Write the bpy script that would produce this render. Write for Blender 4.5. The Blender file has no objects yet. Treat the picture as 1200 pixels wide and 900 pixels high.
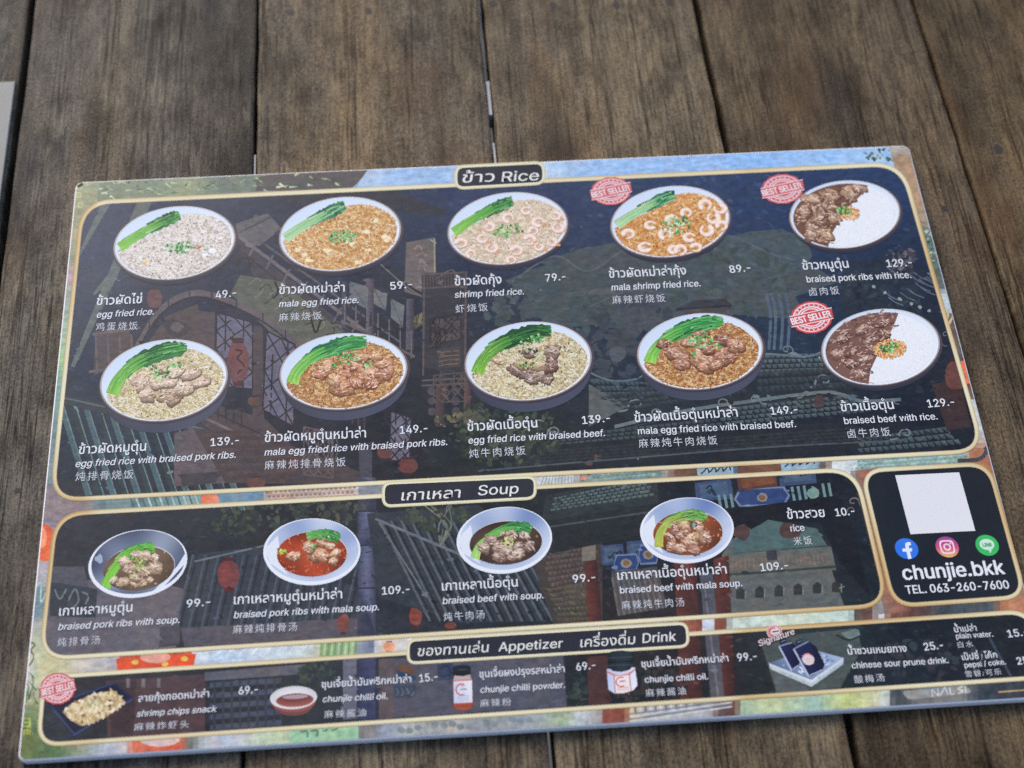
import bpy, math, random
from mathutils import Vector, Matrix
from mathutils.geometry import tessellate_polygon

scene = bpy.context.scene
C = scene.collection
R = random.Random(7)

# ---------------------------------------------------------------- camera
cam_data = bpy.data.cameras.new('camera')
cam = bpy.data.objects.new('camera', cam_data)
C.objects.link(cam)
ROT = Matrix(((0.99755413, 0.05112974, -0.04766027),
              (-0.0684644, 0.8521276, -0.51883637),
              (0.01408467, 0.52083039, 0.85354398)))
EYE = Vector((-0.03529227, -0.34905931, 0.60612531))
cam.matrix_world = Matrix.Translation(EYE) @ ROT.to_4x4()
cam_data.sensor_width = 36.0
cam_data.lens = 54.0
cam_data.clip_start = 0.01
cam_data.clip_end = 200.0
cam_data.dof.use_dof = True
cam_data.dof.focus_distance = 0.698
cam_data.dof.aperture_fstop = 6.6
scene.camera = cam

# ---------------------------------------------------------------- daylight
SUN_EL, SUN_AZ = math.radians(36), math.radians(-26)      # high behind the far side of the table
world = bpy.data.worlds.new('World')
scene.world = world
world.use_nodes = True
wn = world.node_tree
sky = wn.nodes.new('ShaderNodeTexSky')
sky.sky_type = 'NISHITA'
sky.sun_disc = False
sky.sun_elevation = SUN_EL
sky.sun_rotation = SUN_AZ
sky.air_density = 1.0
sky.dust_density = 3.0
sky.ozone_density = 0.6
bg = wn.nodes['Background']
bg.inputs['Strength'].default_value = 0.15
wn.links.new(sky.outputs['Color'], bg.inputs['Color'])
sd = bpy.data.lights.new('sun', 'SUN')
sd.energy = 1.15
sd.angle = math.radians(30)
sd.color = (1.0, 0.985, 0.96)
sun = bpy.data.objects.new('sun', sd)
C.objects.link(sun)
sdir = Vector((math.sin(SUN_AZ) * math.cos(SUN_EL), math.cos(SUN_AZ) * math.cos(SUN_EL), math.sin(SUN_EL)))
sun.rotation_euler = sdir.to_track_quat('Z', 'Y').to_euler()
sun.location = sdir * 5
scene.view_settings.view_transform = 'Standard'
scene.view_settings.look = 'None'
scene.view_settings.exposure = 0.38
scene.view_settings.gamma = 1.0
scene.render.engine = 'CYCLES'
scene.cycles.use_denoising = False       # keep the fine grain of print and wood

# ---------------------------------------------------------------- helpers
TOP = 0.0045                    # printed face of the board above the table top


def P(px, py, z=TOP):
    """where the sight line of photo position (px, py) meets the height z"""
    d = ROT @ Vector(((px - 600) / 1800.0, -(py - 450) / 1800.0, -1.0))
    return EYE + d * ((z - EYE.z) / d.z)


def proj(v):
    c = ROT.transposed() @ (Vector(v) - EYE)
    return (600 - 1800 * c.x / c.z, 450 + 1800 * c.y / c.z)


def lin(c):
    o = []
    for v in c[:3]:
        v = max(0.0, min(255.0, v)) / 255.0
        o.append(v / 12.92 if v <= 0.04045 else ((v + 0.055) / 1.055) ** 2.4)
    return o


INK = 0.92                      # ink reflectance scale


def mixc(a, b, t):
    return tuple(a[i] + (b[i] - a[i]) * t for i in range(3))


def jit(c, j, rnd=R):
    k = rnd.uniform(-j, j)
    return tuple(v + k + rnd.uniform(-j, j) * 0.3 for v in c[:3])


class Ink:
    """flat printed shapes gathered into one mesh, each with its own printed colour;
    a shape that overlaps earlier ones lies a hair above the highest of them"""
    HAIR = 0.4e-6
    CELL = 6.0

    def __init__(self, z0):
        self.v, self.f, self.c, self.z = [], [], [], z0
        self.cells, self.top, self.n = {}, 0, 0

    def level(self, pts, grp, base=False):
        self.n += 1
        grp = ('own', self.n) if grp is None else grp
        if base:
            return self.z
        x0 = min(p[0] for p in pts); x1 = max(p[0] for p in pts)
        y0 = min(p[1] for p in pts); y1 = max(p[1] for p in pts)
        k = self.CELL
        lv = 0
        keys = [(i, j) for i in range(int(x0 // k), int(x1 // k) + 1) for j in range(int(y0 // k), int(y1 // k) + 1)]
        for key in keys:
            for e in self.cells.get(key, ()):
                if e[4] > lv and e[5] != grp and e[0] < x1 and e[1] > x0 and e[2] < y1 and e[3] > y0:
                    lv = e[4]
        lv += 1
        e = (x0, x1, y0, y1, lv, grp)
        for key in keys:
            self.cells.setdefault(key, []).append(e)
        self.top = max(self.top, lv)
        return self.z + lv * self.HAIR

    def put(self, p, c, z):
        self.v.append(P(p[0], p[1], z))
        self.c.append(lin(c))

    def poly(self, pts, col, grp=None, base=False):
        if len(pts) < 3:
            return
        z = self.level(pts, grp, base)
        n = len(self.v)
        many = isinstance(col, list)
        for i, p in enumerate(pts):
            self.put(p, col[i] if many else col, z)
        self.f.append(list(range(n, n + len(pts))))

    def fan(self, pts, cmid, crim, mid=None, grp=None):
        mx = mid or (sum(p[0] for p in pts) / len(pts), sum(p[1] for p in pts) / len(pts))
        rim = crim if isinstance(crim, list) else [crim] * len(pts)
        z = self.level(pts, grp)
        n = len(self.v)
        self.put(mx, cmid, z)
        for p, c in zip(pts, rim):
            self.put(p, c, z)
        k = len(pts)
        for i in range(k):
            self.f.append([n, n + 1 + i, n + 1 + (i + 1) % k])

    def ring(self, a, b, ca, cb, closed=True, grp=None, z=None):
        k = len(a)
        z = self.level(list(a) + list(b), grp) if z is None else z
        n = len(self.v)
        for p, c in zip(a, ca if isinstance(ca, list) else [ca] * k):
            self.put(p, c, z)
        for p, c in zip(b, cb if isinstance(cb, list) else [cb] * k):
            self.put(p, c, z)
        for i in range(k if closed else k - 1):
            j = (i + 1) % k
            self.f.append([n + i, n + j, n + k + j, n + k + i])

    def build(self, name, parent, label=None, mat='print'):
        me = bpy.data.meshes.new(name)
        me.from_pydata([tuple(v) for v in self.v], [], self.f)
        at = me.color_attributes.new('print', 'FLOAT_COLOR', 'POINT')
        flat = []
        for c in self.c:
            flat += [c[0] * INK, c[1] * INK, c[2] * INK, 1.0]
        at.data.foreach_set('color', flat)
        me.update()
        # printed sheets face up
        for p in me.polygons:
            if p.normal.z < 0:
                p.flip()
        me.materials.append(M[mat])
        o = bpy.data.objects.new(name, me)
        C.objects.link(o)
        o.parent = parent
        if label:
            o['label'] = label
        return o


def ell(cx, cy, rx, ry, n=48, k=0.0, a0=0.0, a1=2 * math.pi):
    full = abs(a1 - a0 - 2 * math.pi) < 1e-6
    m = n if full else n + 1
    return [(cx + rx * math.cos(a0 + (a1 - a0) * i / n),
             cy + ry * math.sin(a0 + (a1 - a0) * i / n) - k * rx * math.cos(a0 + (a1 - a0) * i / n)) for i in range(m)]


def quad_round(c, r, n=8):
    out = []
    for i in range(4):
        p, q, s = Vector(c[i - 1]), Vector(c[i]), Vector(c[(i + 1) % 4])
        a = q + (p - q).normalized() * min(r, (p - q).length * 0.5)
        b = q + (s - q).normalized() * min(r, (s - q).length * 0.5)
        for t in range(n + 1):
            t /= n
            m = 0.12            # rounder than a plain parabola
            w = 1 - t
            out.append(tuple(a * (w * w) + q * (2 * w * t) + b * (t * t)))
    return out


def offset(poly, d):
    out = []
    n = len(poly)
    cx = sum(p[0] for p in poly) / n
    cy = sum(p[1] for p in poly) / n
    for i in range(n):
        a, b = Vector(poly[i - 1]), Vector(poly[(i + 1) % n])
        t = (b - a)
        if t.length < 1e-6:
            t = Vector((1, 0))
        t.normalize()
        nrm = Vector((-t.y, t.x))
        if nrm.dot(Vector((poly[i][0] - cx, poly[i][1] - cy))) < 0:
            nrm = -nrm
        out.append((poly[i][0] + nrm.x * d, poly[i][1] + nrm.y * d))
    return out


def area(poly):
    return 0.5 * sum(poly[i - 1][0] * poly[i][1] - poly[i][0] * poly[i - 1][1] for i in range(len(poly)))


def clip(pts, cols, region):
    """cut a printed shape to a convex outline"""
    sgn = 1 if area(region) > 0 else -1
    P_, C_ = list(pts), list(cols)
    n = len(region)
    for i in range(n):
        a, b = region[i - 1], region[i]
        ex, ey = b[0] - a[0], b[1] - a[1]
        if abs(ex) + abs(ey) < 1e-9:
            continue
        d = [sgn * (ex * (p[1] - a[1]) - ey * (p[0] - a[0])) for p in P_]
        if all(v >= 0 for v in d):
            continue
        if all(v < 0 for v in d):
            return [], []
        np_, nc = [], []
        for j in range(len(P_)):
            p, q, dp, dq = P_[j - 1], P_[j], d[j - 1], d[j]
            cp, cq = C_[j - 1], C_[j]
            if (dp >= 0) != (dq >= 0):
                t = dp / (dp - dq)
                np_.append((p[0] + (q[0] - p[0]) * t, p[1] + (q[1] - p[1]) * t)); nc.append(mixc(cp, cq, t))
            if dq >= 0:
                np_.append(q); nc.append(cq)
        P_, C_ = np_, nc
        if len(P_) < 3:
            return [], []
    return P_, C_


def inside(p, poly):
    r = False
    x, y = p
    for i in range(len(poly)):
        x0, y0 = poly[i - 1]
        x1, y1 = poly[i]
        if (y0 > y) != (y1 > y) and x < (x1 - x0) * (y - y0) / (y1 - y0) + x0:
            r = not r
    return r


def mesh_obj(name, verts, faces, mat, parent=None):
    me = bpy.data.meshes.new(name)
    me.from_pydata([tuple(v) for v in verts], [], faces)
    me.update()
    me.materials.append(mat)
    o = bpy.data.objects.new(name, me)
    C.objects.link(o)
    if parent:
        o.parent = parent
    return o


def tag(o, label=None, cat=None, group=None, kind=None):
    for k, v in (('label', label), ('category', cat), ('group', group), ('kind', kind)):
        if v:
            o[k] = v
    return o


# ---------------------------------------------------------------- materials
M = {}


def new_mat(name):
    m = bpy.data.materials.new(name)
    m.use_nodes = True
    nt = m.node_tree
    return m, nt, nt.nodes['Principled BSDF']


def node(nt, kind, **kw):
    n = nt.nodes.new(kind)
    for k, v in kw.items():
        if k in n.inputs:
            n.inputs[k].default_value = v
        else:
            setattr(n, k, v)
    return n


def ramp(nt, src, stops):
    r = nt.nodes.new('ShaderNodeValToRGB')
    e = r.color_ramp.elements
    while len(e) > 1:
        e.remove(e[-1])
    for i, (p, c) in enumerate(stops):
        el = e[0] if i == 0 else e.new(p)
        el.position = p
        el.color = (*c, 1) if len(c) == 3 else c
    nt.links.new(src, r.inputs['Fac'])
    return r.outputs['Color']


def mixn(nt, fac, a, b, mode='MIX'):
    n = nt.nodes.new('ShaderNodeMix')
    n.data_type = 'RGBA'
    n.blend_type = mode
    for sock, v in ((n.inputs[0], fac), (n.inputs[6], a), (n.inputs[7], b)):
        if isinstance(v, (int, float)):
            sock.default_value = v
        elif isinstance(v, tuple):
            sock.default_value = (*v, 1)
        else:
            nt.links.new(v, sock)
    return n.outputs[2]


def noise(nt, vec, scale, detail=4.0, rough=0.6):
    n = node(nt, 'ShaderNodeTexNoise', Scale=scale, Detail=detail, Roughness=rough)
    nt.links.new(vec, n.inputs['Vector'])
    return n.outputs['Fac']


def mapped(nt, vec, scale, loc=(0, 0, 0)):
    n = node(nt, 'ShaderNodeMapping')
    n.inputs['Scale'].default_value = scale
    n.inputs['Location'].default_value = loc
    nt.links.new(vec, n.inputs['Vector'])
    return n.outputs['Vector']


def print_material(name, painterly):
    m, nt, b = new_mat(name)
    at = node(nt, 'ShaderNodeAttribute', attribute_name='print')
    tc = node(nt, 'ShaderNodeTexCoord')
    fine = noise(nt, tc.outputs['Object'], 1500.0, 2.0, 0.6)
    dots = ramp(nt, fine, [(0.3, (0.965, 0.965, 0.97)), (0.7, (1.035, 1.035, 1.03))])
    col = mixn(nt, 1.0, at.outputs['Color'], dots, 'MULTIPLY')
    if painterly:
        # the mottled hand of the painting in the printed picture
        m1 = noise(nt, mapped(nt, tc.outputs['Object'], (210, 330, 1)), 1.0, 6.0, 0.72)
        c1 = ramp(nt, m1, [(0.30, (0.50, 0.52, 0.56)), (0.5, (1, 1, 1)), (0.72, (1.62, 1.56, 1.46))])
        col = mixn(nt, 0.7, col, c1, 'MULTIPLY')
        m2 = node(nt, 'ShaderNodeTexNoise', Scale=90.0, Detail=5.0, Roughness=0.65)
        nt.links.new(tc.outputs['Object'], m2.inputs['Vector'])
        c2 = ramp(nt, m2.outputs['Fac'], [(0.32, (0.86, 0.98, 1.08)), (0.5, (1, 1, 1)), (0.70, (1.16, 1.02, 0.92))])
        col = mixn(nt, 0.8, col, c2, 'MULTIPLY')
    nt.links.new(col, b.inputs['Base Color'])
    b.inputs['Specular IOR Level'].default_value = 0.17
    grain = noise(nt, tc.outputs['Object'], 2200.0, 2.0, 0.7)
    smear = noise(nt, tc.outputs['Object'], 26.0, 5.0, 0.65)
    rr = node(nt, 'ShaderNodeMapRange')
    nt.links.new(smear, rr.inputs['Value'])
    rr.inputs['From Min'].default_value = 0.3
    rr.inputs['From Max'].default_value = 0.7
    rr.inputs['To Min'].default_value = 0.17
    rr.inputs['To Max'].default_value = 0.46
    nt.links.new(rr.outputs['Result'], b.inputs['Roughness'])
    wave = noise(nt, tc.outputs['Object'], 9.0, 2.0, 0.5)
    bw = node(nt, 'ShaderNodeBump', Strength=0.6, Distance=0.0022)
    nt.links.new(wave, bw.inputs['Height'])
    bp = node(nt, 'ShaderNodeBump', Strength=0.11, Distance=0.0002)
    nt.links.new(grain, bp.inputs['Height'])
    nt.links.new(bw.outputs['Normal'], bp.inputs['Normal'])
    nt.links.new(bp.outputs['Normal'], b.inputs['Normal'])
    return m


def wood_material():
    m, nt, b = new_mat('weathered_dark_plank')
    tc = node(nt, 'ShaderNodeTexCoord')
    oi = node(nt, 'ShaderNodeObjectInfo')
    rnd = node(nt, 'ShaderNodeMath', operation='MULTIPLY')
    nt.links.new(oi.outputs['Random'], rnd.inputs[0]); rnd.inputs[1].default_value = 37.0
    cmb = node(nt, 'ShaderNodeCombineXYZ')
    nt.links.new(rnd.outputs[0], cmb.inputs['X']); nt.links.new(rnd.outputs[0], cmb.inputs['Z'])
    add = node(nt, 'ShaderNodeVectorMath', operation='ADD')
    nt.links.new(tc.outputs['Object'], add.inputs[0]); nt.links.new(cmb.outputs[0], add.inputs[1])
    v = add.outputs[0]
    big = noise(nt, mapped(nt, v, (11, 3.0, 1)), 1.0, 4.0, 0.6)               # broad stains along the board
    patch = noise(nt, mapped(nt, v, (26, 7, 1)), 1.0, 5.0, 0.65)              # worn patches
    band = noise(nt, mapped(nt, v, (110, 2.0, 1)), 1.0, 5.0, 0.65)            # year-ring bands
    fib = noise(nt, mapped(nt, v, (1100, 26, 1)), 1.0, 4.0, 0.7)              # fibres
    fleck = noise(nt, mapped(nt, v, (760, 55, 1), (3, 1, 0)), 1.0, 4.0, 0.8)  # bleached fibre ends
    weave = noise(nt, mapped(nt, v, (900, 600, 1)), 1.0, 3.0, 0.7)            # open pores
    base = ramp(nt, big, [(0.30, (0.041, 0.031, 0.022)), (0.45, (0.081, 0.063, 0.044)), (0.57, (0.116, 0.094, 0.070)), (0.72, (0.145, 0.100, 0.058))])
    ring = ramp(nt, band, [(0.32, (0.68, 0.67, 0.66)), (0.5, (1, 1, 1)), (0.68, (1.24, 1.19, 1.10))])
    col = mixn(nt, 1.0, base, ring, 'MULTIPLY')
    fcol = ramp(nt, fib, [(0.32, (0.62, 0.61, 0.60)), (0.52, (1, 1, 1)), (0.74, (1.5, 1.44, 1.32))])
    col = mixn(nt, 0.9, col, fcol, 'MULTIPLY')
    pores = ramp(nt, weave, [(0.34, (0.38, 0.37, 0.36)), (0.5, (1, 1, 1)), (0.66, (1.7, 1.66, 1.56))])
    col = mixn(nt, 0.9, col, pores, 'MULTIPLY')
    worn = ramp(nt, patch, [(0.38, (0.04, 0.04, 0.04)), (0.62, (1, 1, 1))])
    flk = ramp(nt, fleck, [(0.44, (0, 0, 0)), (0.60, (0.9, 0.9, 0.9))])
    both = mixn(nt, 1.0, worn, flk, 'MULTIPLY')
    both = mixn(nt, 1.0, both, (0.72, 0.72, 0.72), 'MULTIPLY')
    col = mixn(nt, both, col, (0.31, 0.235, 0.14))
    split = noise(nt, mapped(nt, v, (52, 1.1, 1), (2, 9, 0)), 1.0, 5.0, 0.62)
    crack = ramp(nt, split, [(0.488, (1, 1, 1)), (0.497, (0.22, 0.2, 0.18)), (0.501, (0.22, 0.2, 0.18)), (0.51, (1, 1, 1))])
    col = mixn(nt, 0.85, col, crack, 'MULTIPLY')
    grime = noise(nt, mapped(nt, v, (60, 30, 1), (4, 2, 0)), 1.0, 6.0, 0.7)
    gm = ramp(nt, grime, [(0.36, (0.48, 0.46, 0.45)), (0.52, (1, 1, 1)), (0.66, (1.25, 1.22, 1.16))])
    col = mixn(nt, 0.9, col, gm, 'MULTIPLY')
    rust = noise(nt, mapped(nt, v, (22, 6, 1), (5, 3, 0)), 1.0, 4.0, 0.6)
    rm = ramp(nt, rust, [(0.56, (0, 0, 0)), (0.74, (0.7, 0.7, 0.7))])
    col = mixn(nt, rm, col, (0.105, 0.055, 0.027))
    dark = noise(nt, mapped(nt, v, (24, 9, 1), (11, 7, 0)), 1.0, 3.0, 0.55)
    dm = ramp(nt, dark, [(0.58, (0, 0, 0)), (0.74, (0.6, 0.6, 0.6))])
    col = mixn(nt, dm, col, (0.024, 0.022, 0.022))
    tone = node(nt, 'ShaderNodeAttribute', attribute_type='OBJECT', attribute_name='tone')
    col = mixn(nt, 1.0, col, tone.outputs['Color'], 'MULTIPLY')
    nt.links.new(col, b.inputs['Base Color'])
    b.inputs['Roughness'].default_value = 0.5
    b.inputs['Specular IOR Level'].default_value = 0.07
    h = node(nt, 'ShaderNodeMath', operation='ADD')
    nt.links.new(fib, h.inputs[0]); nt.links.new(weave, h.inputs[1])
    bp = node(nt, 'ShaderNodeBump', Strength=0.55, Distance=0.0007)
    nt.links.new(h.outputs[0], bp.inputs['Height'])
    nt.links.new(bp.outputs['Normal'], b.inputs['Normal'])
    return m


def plain(name, col, rough=0.5, var=0.15, scale=60.0, bump=0.0):
    m, nt, b = new_mat(name)
    tc = node(nt, 'ShaderNodeTexCoord')
    n = noise(nt, tc.outputs['Object'], scale, 5.0, 0.6)
    c = ramp(nt, n, [(0.3, tuple(v * (1 - var) for v in col)), (0.7, tuple(v * (1 + var) for v in col))])
    nt.links.new(c, b.inputs['Base Color'])
    b.inputs['Roughness'].default_value = rough
    if bump:
        bp = node(nt, 'ShaderNodeBump', Strength=bump, Distance=0.0006)
        nt.links.new(n, bp.inputs['Height'])
        nt.links.new(bp.outputs['Normal'], b.inputs['Normal'])
    return m


M['print'] = print_material('matt_laminated_print', False)
M['painting'] = print_material('matt_laminated_painting', True)
M['wood'] = wood_material()
M['core'] = plain('pale_lilac_board_core', (0.74, 0.73, 0.80), 0.45, 0.06, 400.0)
M['ground'] = plain('grey_concrete_floor', (0.10, 0.10, 0.10), 0.9, 0.3, 6.0, 0.3)
M['sheet'] = plain('pale_grey_sheet', (0.165, 0.172, 0.175), 0.5, 0.10, 40.0)
M['gap_light'] = plain('pale_gap_daylight', (0.42, 0.42, 0.43), 0.7, 0.2, 90.0)  # pale colour in place of daylight showing through the plank gaps
M['batten'] = plain('dark_underframe_wood', (0.03, 0.026, 0.022), 0.8, 0.3, 40.0)
M['hole_dark'] = plain('dark_nail_hole', (0.018, 0.014, 0.012), 0.7, 0.3, 800.0)

# ---------------------------------------------------------------- setting: floor and table
g = mesh_obj('floor', [(-12, -12, -0.74), (12, -12, -0.74), (12, 12, -0.74), (-12, 12, -0.74)], [(0, 1, 2, 3)], M['ground'])
tag(g, kind='structure')

table = bpy.data.objects.new('wooden_table', None)
C.objects.link(table)
table.location = (0, 0, -0.74)
tag(table, 'weathered dark wooden plank table top under the printed menu board', 'table')
bpy.context.view_layer.update()
TINV = table.matrix_world.inverted()


def tpart(name, verts, faces, mat):
    o = mesh_obj(name, [TINV @ Vector(v) for v in verts], faces, mat, table)
    return o


Y0, Y1 = -0.42, 0.62
# gap centre lines, as x at y = -0.15 and at y = 0.26, and gap width
SEAMS = [(-0.4850, -0.4880, 0.003), (-0.3640, -0.3670, 0.003), (-0.2437, -0.2443, 0.0036), (-0.1212, -0.1227, 0.0017), (0.0027, -0.0020, 0.0026),
         (0.1251, 0.1156, 0.0032), (0.2450, 0.2350, 0.0017), (0.3650, 0.3560, 0.003), (0.4850, 0.4770, 0.003)]
TONES = [(0.9, 0.95, 1.05), (0.80, 0.92, 1.12), (0.84, 0.95, 1.15), (1.00, 1.03, 1.08), (1.06, 1.06, 1.05), (0.88, 0.84, 0.80), (0.82, 0.75, 0.64), (0.8, 0.7, 0.6)]


def seam_x(s, y):
    return s[0] + (s[1] - s[0]) * (y + 0.15) / 0.41


def plank(i):
    a, b = SEAMS[i], SEAMS[i + 1]
    rnd = random.Random(50 + i)
    N = 60
    prof = []                     # cross profile: (side, inset, z)
    rows = []
    e = 0.0014
    wl = [rnd.uniform(-1, 1) for _ in range(N + 1)]
    wr = [rnd.uniform(-1, 1) for _ in range(N + 1)]
    for k in range(N + 1):
        y = Y0 + (Y1 - Y0) * k / N
        xl = seam_x(a, y) + a[2] / 2 + 0.00035 * wl[k]
        xr = seam_x(b, y) - b[2] / 2 + 0.00035 * wr[k]
        rows.append([(xl, y, -0.026), (xl, y, -e), (xl + e * 0.35, y, -e * 0.3), (xl + e * 1.3, y, 0.0),
                     (xr - e * 1.3, y, 0.0), (xr - e * 0.35, y, -e * 0.3), (xr, y, -e), (xr, y, -0.026)])
    v = [p for r in rows for p in r]
    f = []
    for k in range(N):
        for j in range(8):
            j2 = (j + 1) % 8
            f.append((k * 8 + j, k * 8 + j2, (k + 1) * 8 + j2, (k + 1) * 8 + j))
    f.append(tuple(range(8)))
    f.append(tuple(N * 8 + j for j in reversed(range(8))))
    o = tpart('plank', v, f, M['wood'])
    me = o.data
    me.flip_normals() if me.polygons[3].normal.z < 0 else None
    o['tone'] = (*TONES[i],)
    return o


planks = [plank(i) for i in range(8)]
# cross battens and legs carry the planks
for y in (-0.30, 0.45):
    tpart('batten', [(-0.48, y, -0.066), (0.47, y, -0.066), (0.47, y + 0.06, -0.066), (-0.48, y + 0.06, -0.066),
                     (-0.48, y, -0.0262), (0.47, y, -0.0262), (0.47, y + 0.06, -0.0262), (-0.48, y + 0.06, -0.0262)],
          [(3, 2, 1, 0), (4, 5, 6, 7), (0, 1, 5, 4), (1, 2, 6, 5), (2, 3, 7, 6), (3, 0, 4, 7)], M['batten'])
for x in (-0.44, 0.42):
    for y in (-0.30, 0.45):
        tpart('leg', [(x, y, -0.7399), (x + .05, y, -0.7399), (x + .05, y + .06, -0.7399), (x, y + .06, -0.7399),
                      (x, y, -0.0663), (x + .05, y, -0.0663), (x + .05, y + .06, -0.0663), (x, y + .06, -0.0663)],
              [(3, 2, 1, 0), (4, 5, 6, 7), (0, 1, 5, 4), (1, 2, 6, 5), (2, 3, 7, 6), (3, 0, 4, 7)], M['batten'])


def gap_light(seam, ya, yb, w):
    """pale strip added in a plank gap, standing in for daylight seen through it"""
    x0, x1 = seam_x(seam, ya), seam_x(seam, yb)
    v = []
    for x, y in ((x0, ya), (x1, yb)):
        v += [(x - w / 2, y, -0.012), (x + w / 2, y, -0.012), (x + w / 2, y, -0.0012), (x - w / 2, y, -0.0012)]
    tpart('gap_daylight', v, [(0, 1, 2, 3), (7, 6, 5, 4), (0, 4, 5, 1), (1, 5, 6, 2), (2, 6, 7, 3), (3, 7, 4, 0)], M['gap_light'])


gap_light(SEAMS[4], 0.184, 0.207, 0.0016)
gap_light(SEAMS[4], 0.148, 0.165, 0.0010)
gap_light(SEAMS[3], 0.147, 0.164, 0.0007)


def nail_hole(px, py, r):  # dark disc added in place of the shade inside an empty nail hole
    c = P(px, py, 0.0)
    rnd = random.Random(int(px * 7 + py))
    n = 10
    v = [(c.x + r * rnd.uniform(.75, 1.15) * math.cos(2 * math.pi * i / n), c.y + 1.25 * r * rnd.uniform(.75, 1.15) * math.sin(2 * math.pi * i / n), 0.00012) for i in range(n)]
    v += [(c.x + (p[0] - c.x) * 1.15, c.y + (p[1] - c.y) * 1.15, -0.0008) for p in v]
    f = [tuple(range(n))] + [(i, n + i, n + (i + 1) % n, (i + 1) % n) for i in range(n)]
    k = max(i for i in range(8) if seam_x(SEAMS[i], c.y) < c.x)
    o = mesh_obj('nail_hole', [TINV @ Vector(p) for p in v], f, M['hole_dark'], planks[k])
    return o


for q in ((79, 20, .0016), (161, 14, .0019), (17, 30, .0014), (267, 169, .0022), (342, 15, .0018), (432, 13, .0018), (578, 4, .002),
          (648, 6, .002), (722, 6, .002), (784, 3, .0018), (1107, 245, .0017), (1170, 175, .0026), (20, 575, .0012)):
    nail_hole(*q)

# pale sheet at the left rim of the picture
s0, s1 = 0.1265, 0.2185
xs = lambda y: seam_x(SEAMS[2], y) - 0.0030
v = []
for (z, ins) in ((0.0004, 0.0), (0.0013, 0.0), (0.0016, 0.0004)):
    v += [(-0.345, s0 + ins, z), (xs(s0) - ins, s0 + ins, z), (xs(s1) - ins, s1 - ins, z), (-0.345, s1 - ins, z)]
f = [(8, 9, 10, 11), (3, 2, 1, 0)]
for k in (0, 4):
    f += [(k + i, k + (i + 1) % 4, k + 4 + (i + 1) % 4, k + 4 + i) for i in range(4)]
sh = mesh_obj('paper_sheet', v, f, M['sheet'])
tag(sh, 'pale grey blank sheet on the leftmost plank beside the menu board', 'sheet')

# ---------------------------------------------------------------- the menu board
board = bpy.data.objects.new('menu_board', None)
C.objects.link(board)
tag(board, 'laminated dark menu board with photos of rice bowls, lying on the wooden planks', 'menu')

BW, BH = 0.2100, 0.1470


def rrect(w, h, r, n=6):
    out = []
    for cx, cy, a in ((w - r, h - r, 0), (-w + r, h - r, 90), (-w + r, -h + r, 180), (w - r, -h + r, 270)):
        for i in range(n + 1):
            t = math.radians(a + 90 * i / n)
            out.append((cx + r * math.cos(t), cy + r * math.sin(t)))
    return out


def board_body():
    rings = [(0.0012, 0.0003), (0.0003, 0.0005), (0.0, 0.0010), (0.0, TOP - 0.0010), (0.0003, TOP - 0.0003), (0.0008, TOP - 0.00002)]
    v, f = [], []
    for ins, z in rings:
        v += [(x, y, z) for x, y in rrect(BW - ins, BH - ins, 0.0035)]
    n = len(rrect(1, 1, .1))
    for k in range(len(rings) - 1):
        for i in range(n):
            f.append((k * n + i, k * n + (i + 1) % n, (k + 1) * n + (i + 1) % n, (k + 1) * n + i))
    f.append(tuple(range((len(rings) - 1) * n, len(rings) * n)))
    f.append(tuple(reversed(range(n))))
    o = mesh_obj('board', v, f, M['core'], board)
    return o


board_body()
chip = [(-.2092, .1441), (-.2070, .1462), (-.2058, .1453), (-.2066, .1440), (-.2080, .1432)]
mesh_obj('chipped_corner', [(x, y, TOP + .00005) for x, y in chip] , [(0, 4, 3, 2, 1)], M['batten'], board)

# ---- the painted street scene behind the panels: list of (points, colours)
ART = []
STRIP = []
A = random.Random(11)


def col_list(c, n):
    return c if isinstance(c, list) else [c] * n


LEVEL = [0]                     # shapes of one group never overlap each other


def art(pts, c, dst=None, lift=0, hold=False):
    (ART if dst is None else dst).append((list(pts), col_list(c, len(pts)), LEVEL[0] + lift))
    if not hold:
        LEVEL[0] += 1


PANEL = (22, 27, 36)
KEEP = 0.30


def dim(c):
    return mixc(PANEL, c, KEEP)


def un(*c):
    """colour of the painting whose tinted print under a panel looks like c"""
    return tuple((c[i] * BOOST[0] - PANEL[i] * (1 - KEEP)) / KEEP for i in range(3))


BOOST = [1.0]


def line(p, q, w, c, dst=None, w2=None, lift=0, hold=False):
    p, q = Vector(p), Vector(q)
    d = (q - p)
    if d.length < 1e-6:
        return
    d.normalize()
    n = Vector((-d.y, d.x))
    w2 = w if w2 is None else w2
    art([tuple(p + n * w / 2), tuple(q + n * w2 / 2), tuple(q - n * w2 / 2), tuple(p - n * w / 2)], c, dst, lift, hold)


def curve(pts, w, c, n=8, dst=None):
    """smooth stroke through points"""
    out = spline(pts, n)
    for i in range(len(out) - 1):
        line(out[i], out[i + 1], w, c, dst)


def spline(pts, n=8):
    P4 = [Vector(p) for p in pts]
    P4 = [P4[0]] + P4 + [P4[-1]]
    out = []
    for i in range(1, len(P4) - 2):
        a, b, c_, d = P4[i - 1:i + 3]
        for k in range(n):
            t = k / n
            out.append(tuple(0.5 * ((2 * b) + (c_ - a) * t + (2 * a - 5 * b + 4 * c_ - d) * t * t + (3 * b - a - 3 * c_ + d) * t ** 3)))
    out.append(tuple(P4[-1]))
    return out


def lerp2(q, s, t):
    """bilinear point of a quad given TL, TR, BR, BL"""
    a = mixc((*q[0], 0), (*q[1], 0), s)
    b = mixc((*q[3], 0), (*q[2], 0), s)
    return mixc(a, b, t)[:2]


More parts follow.
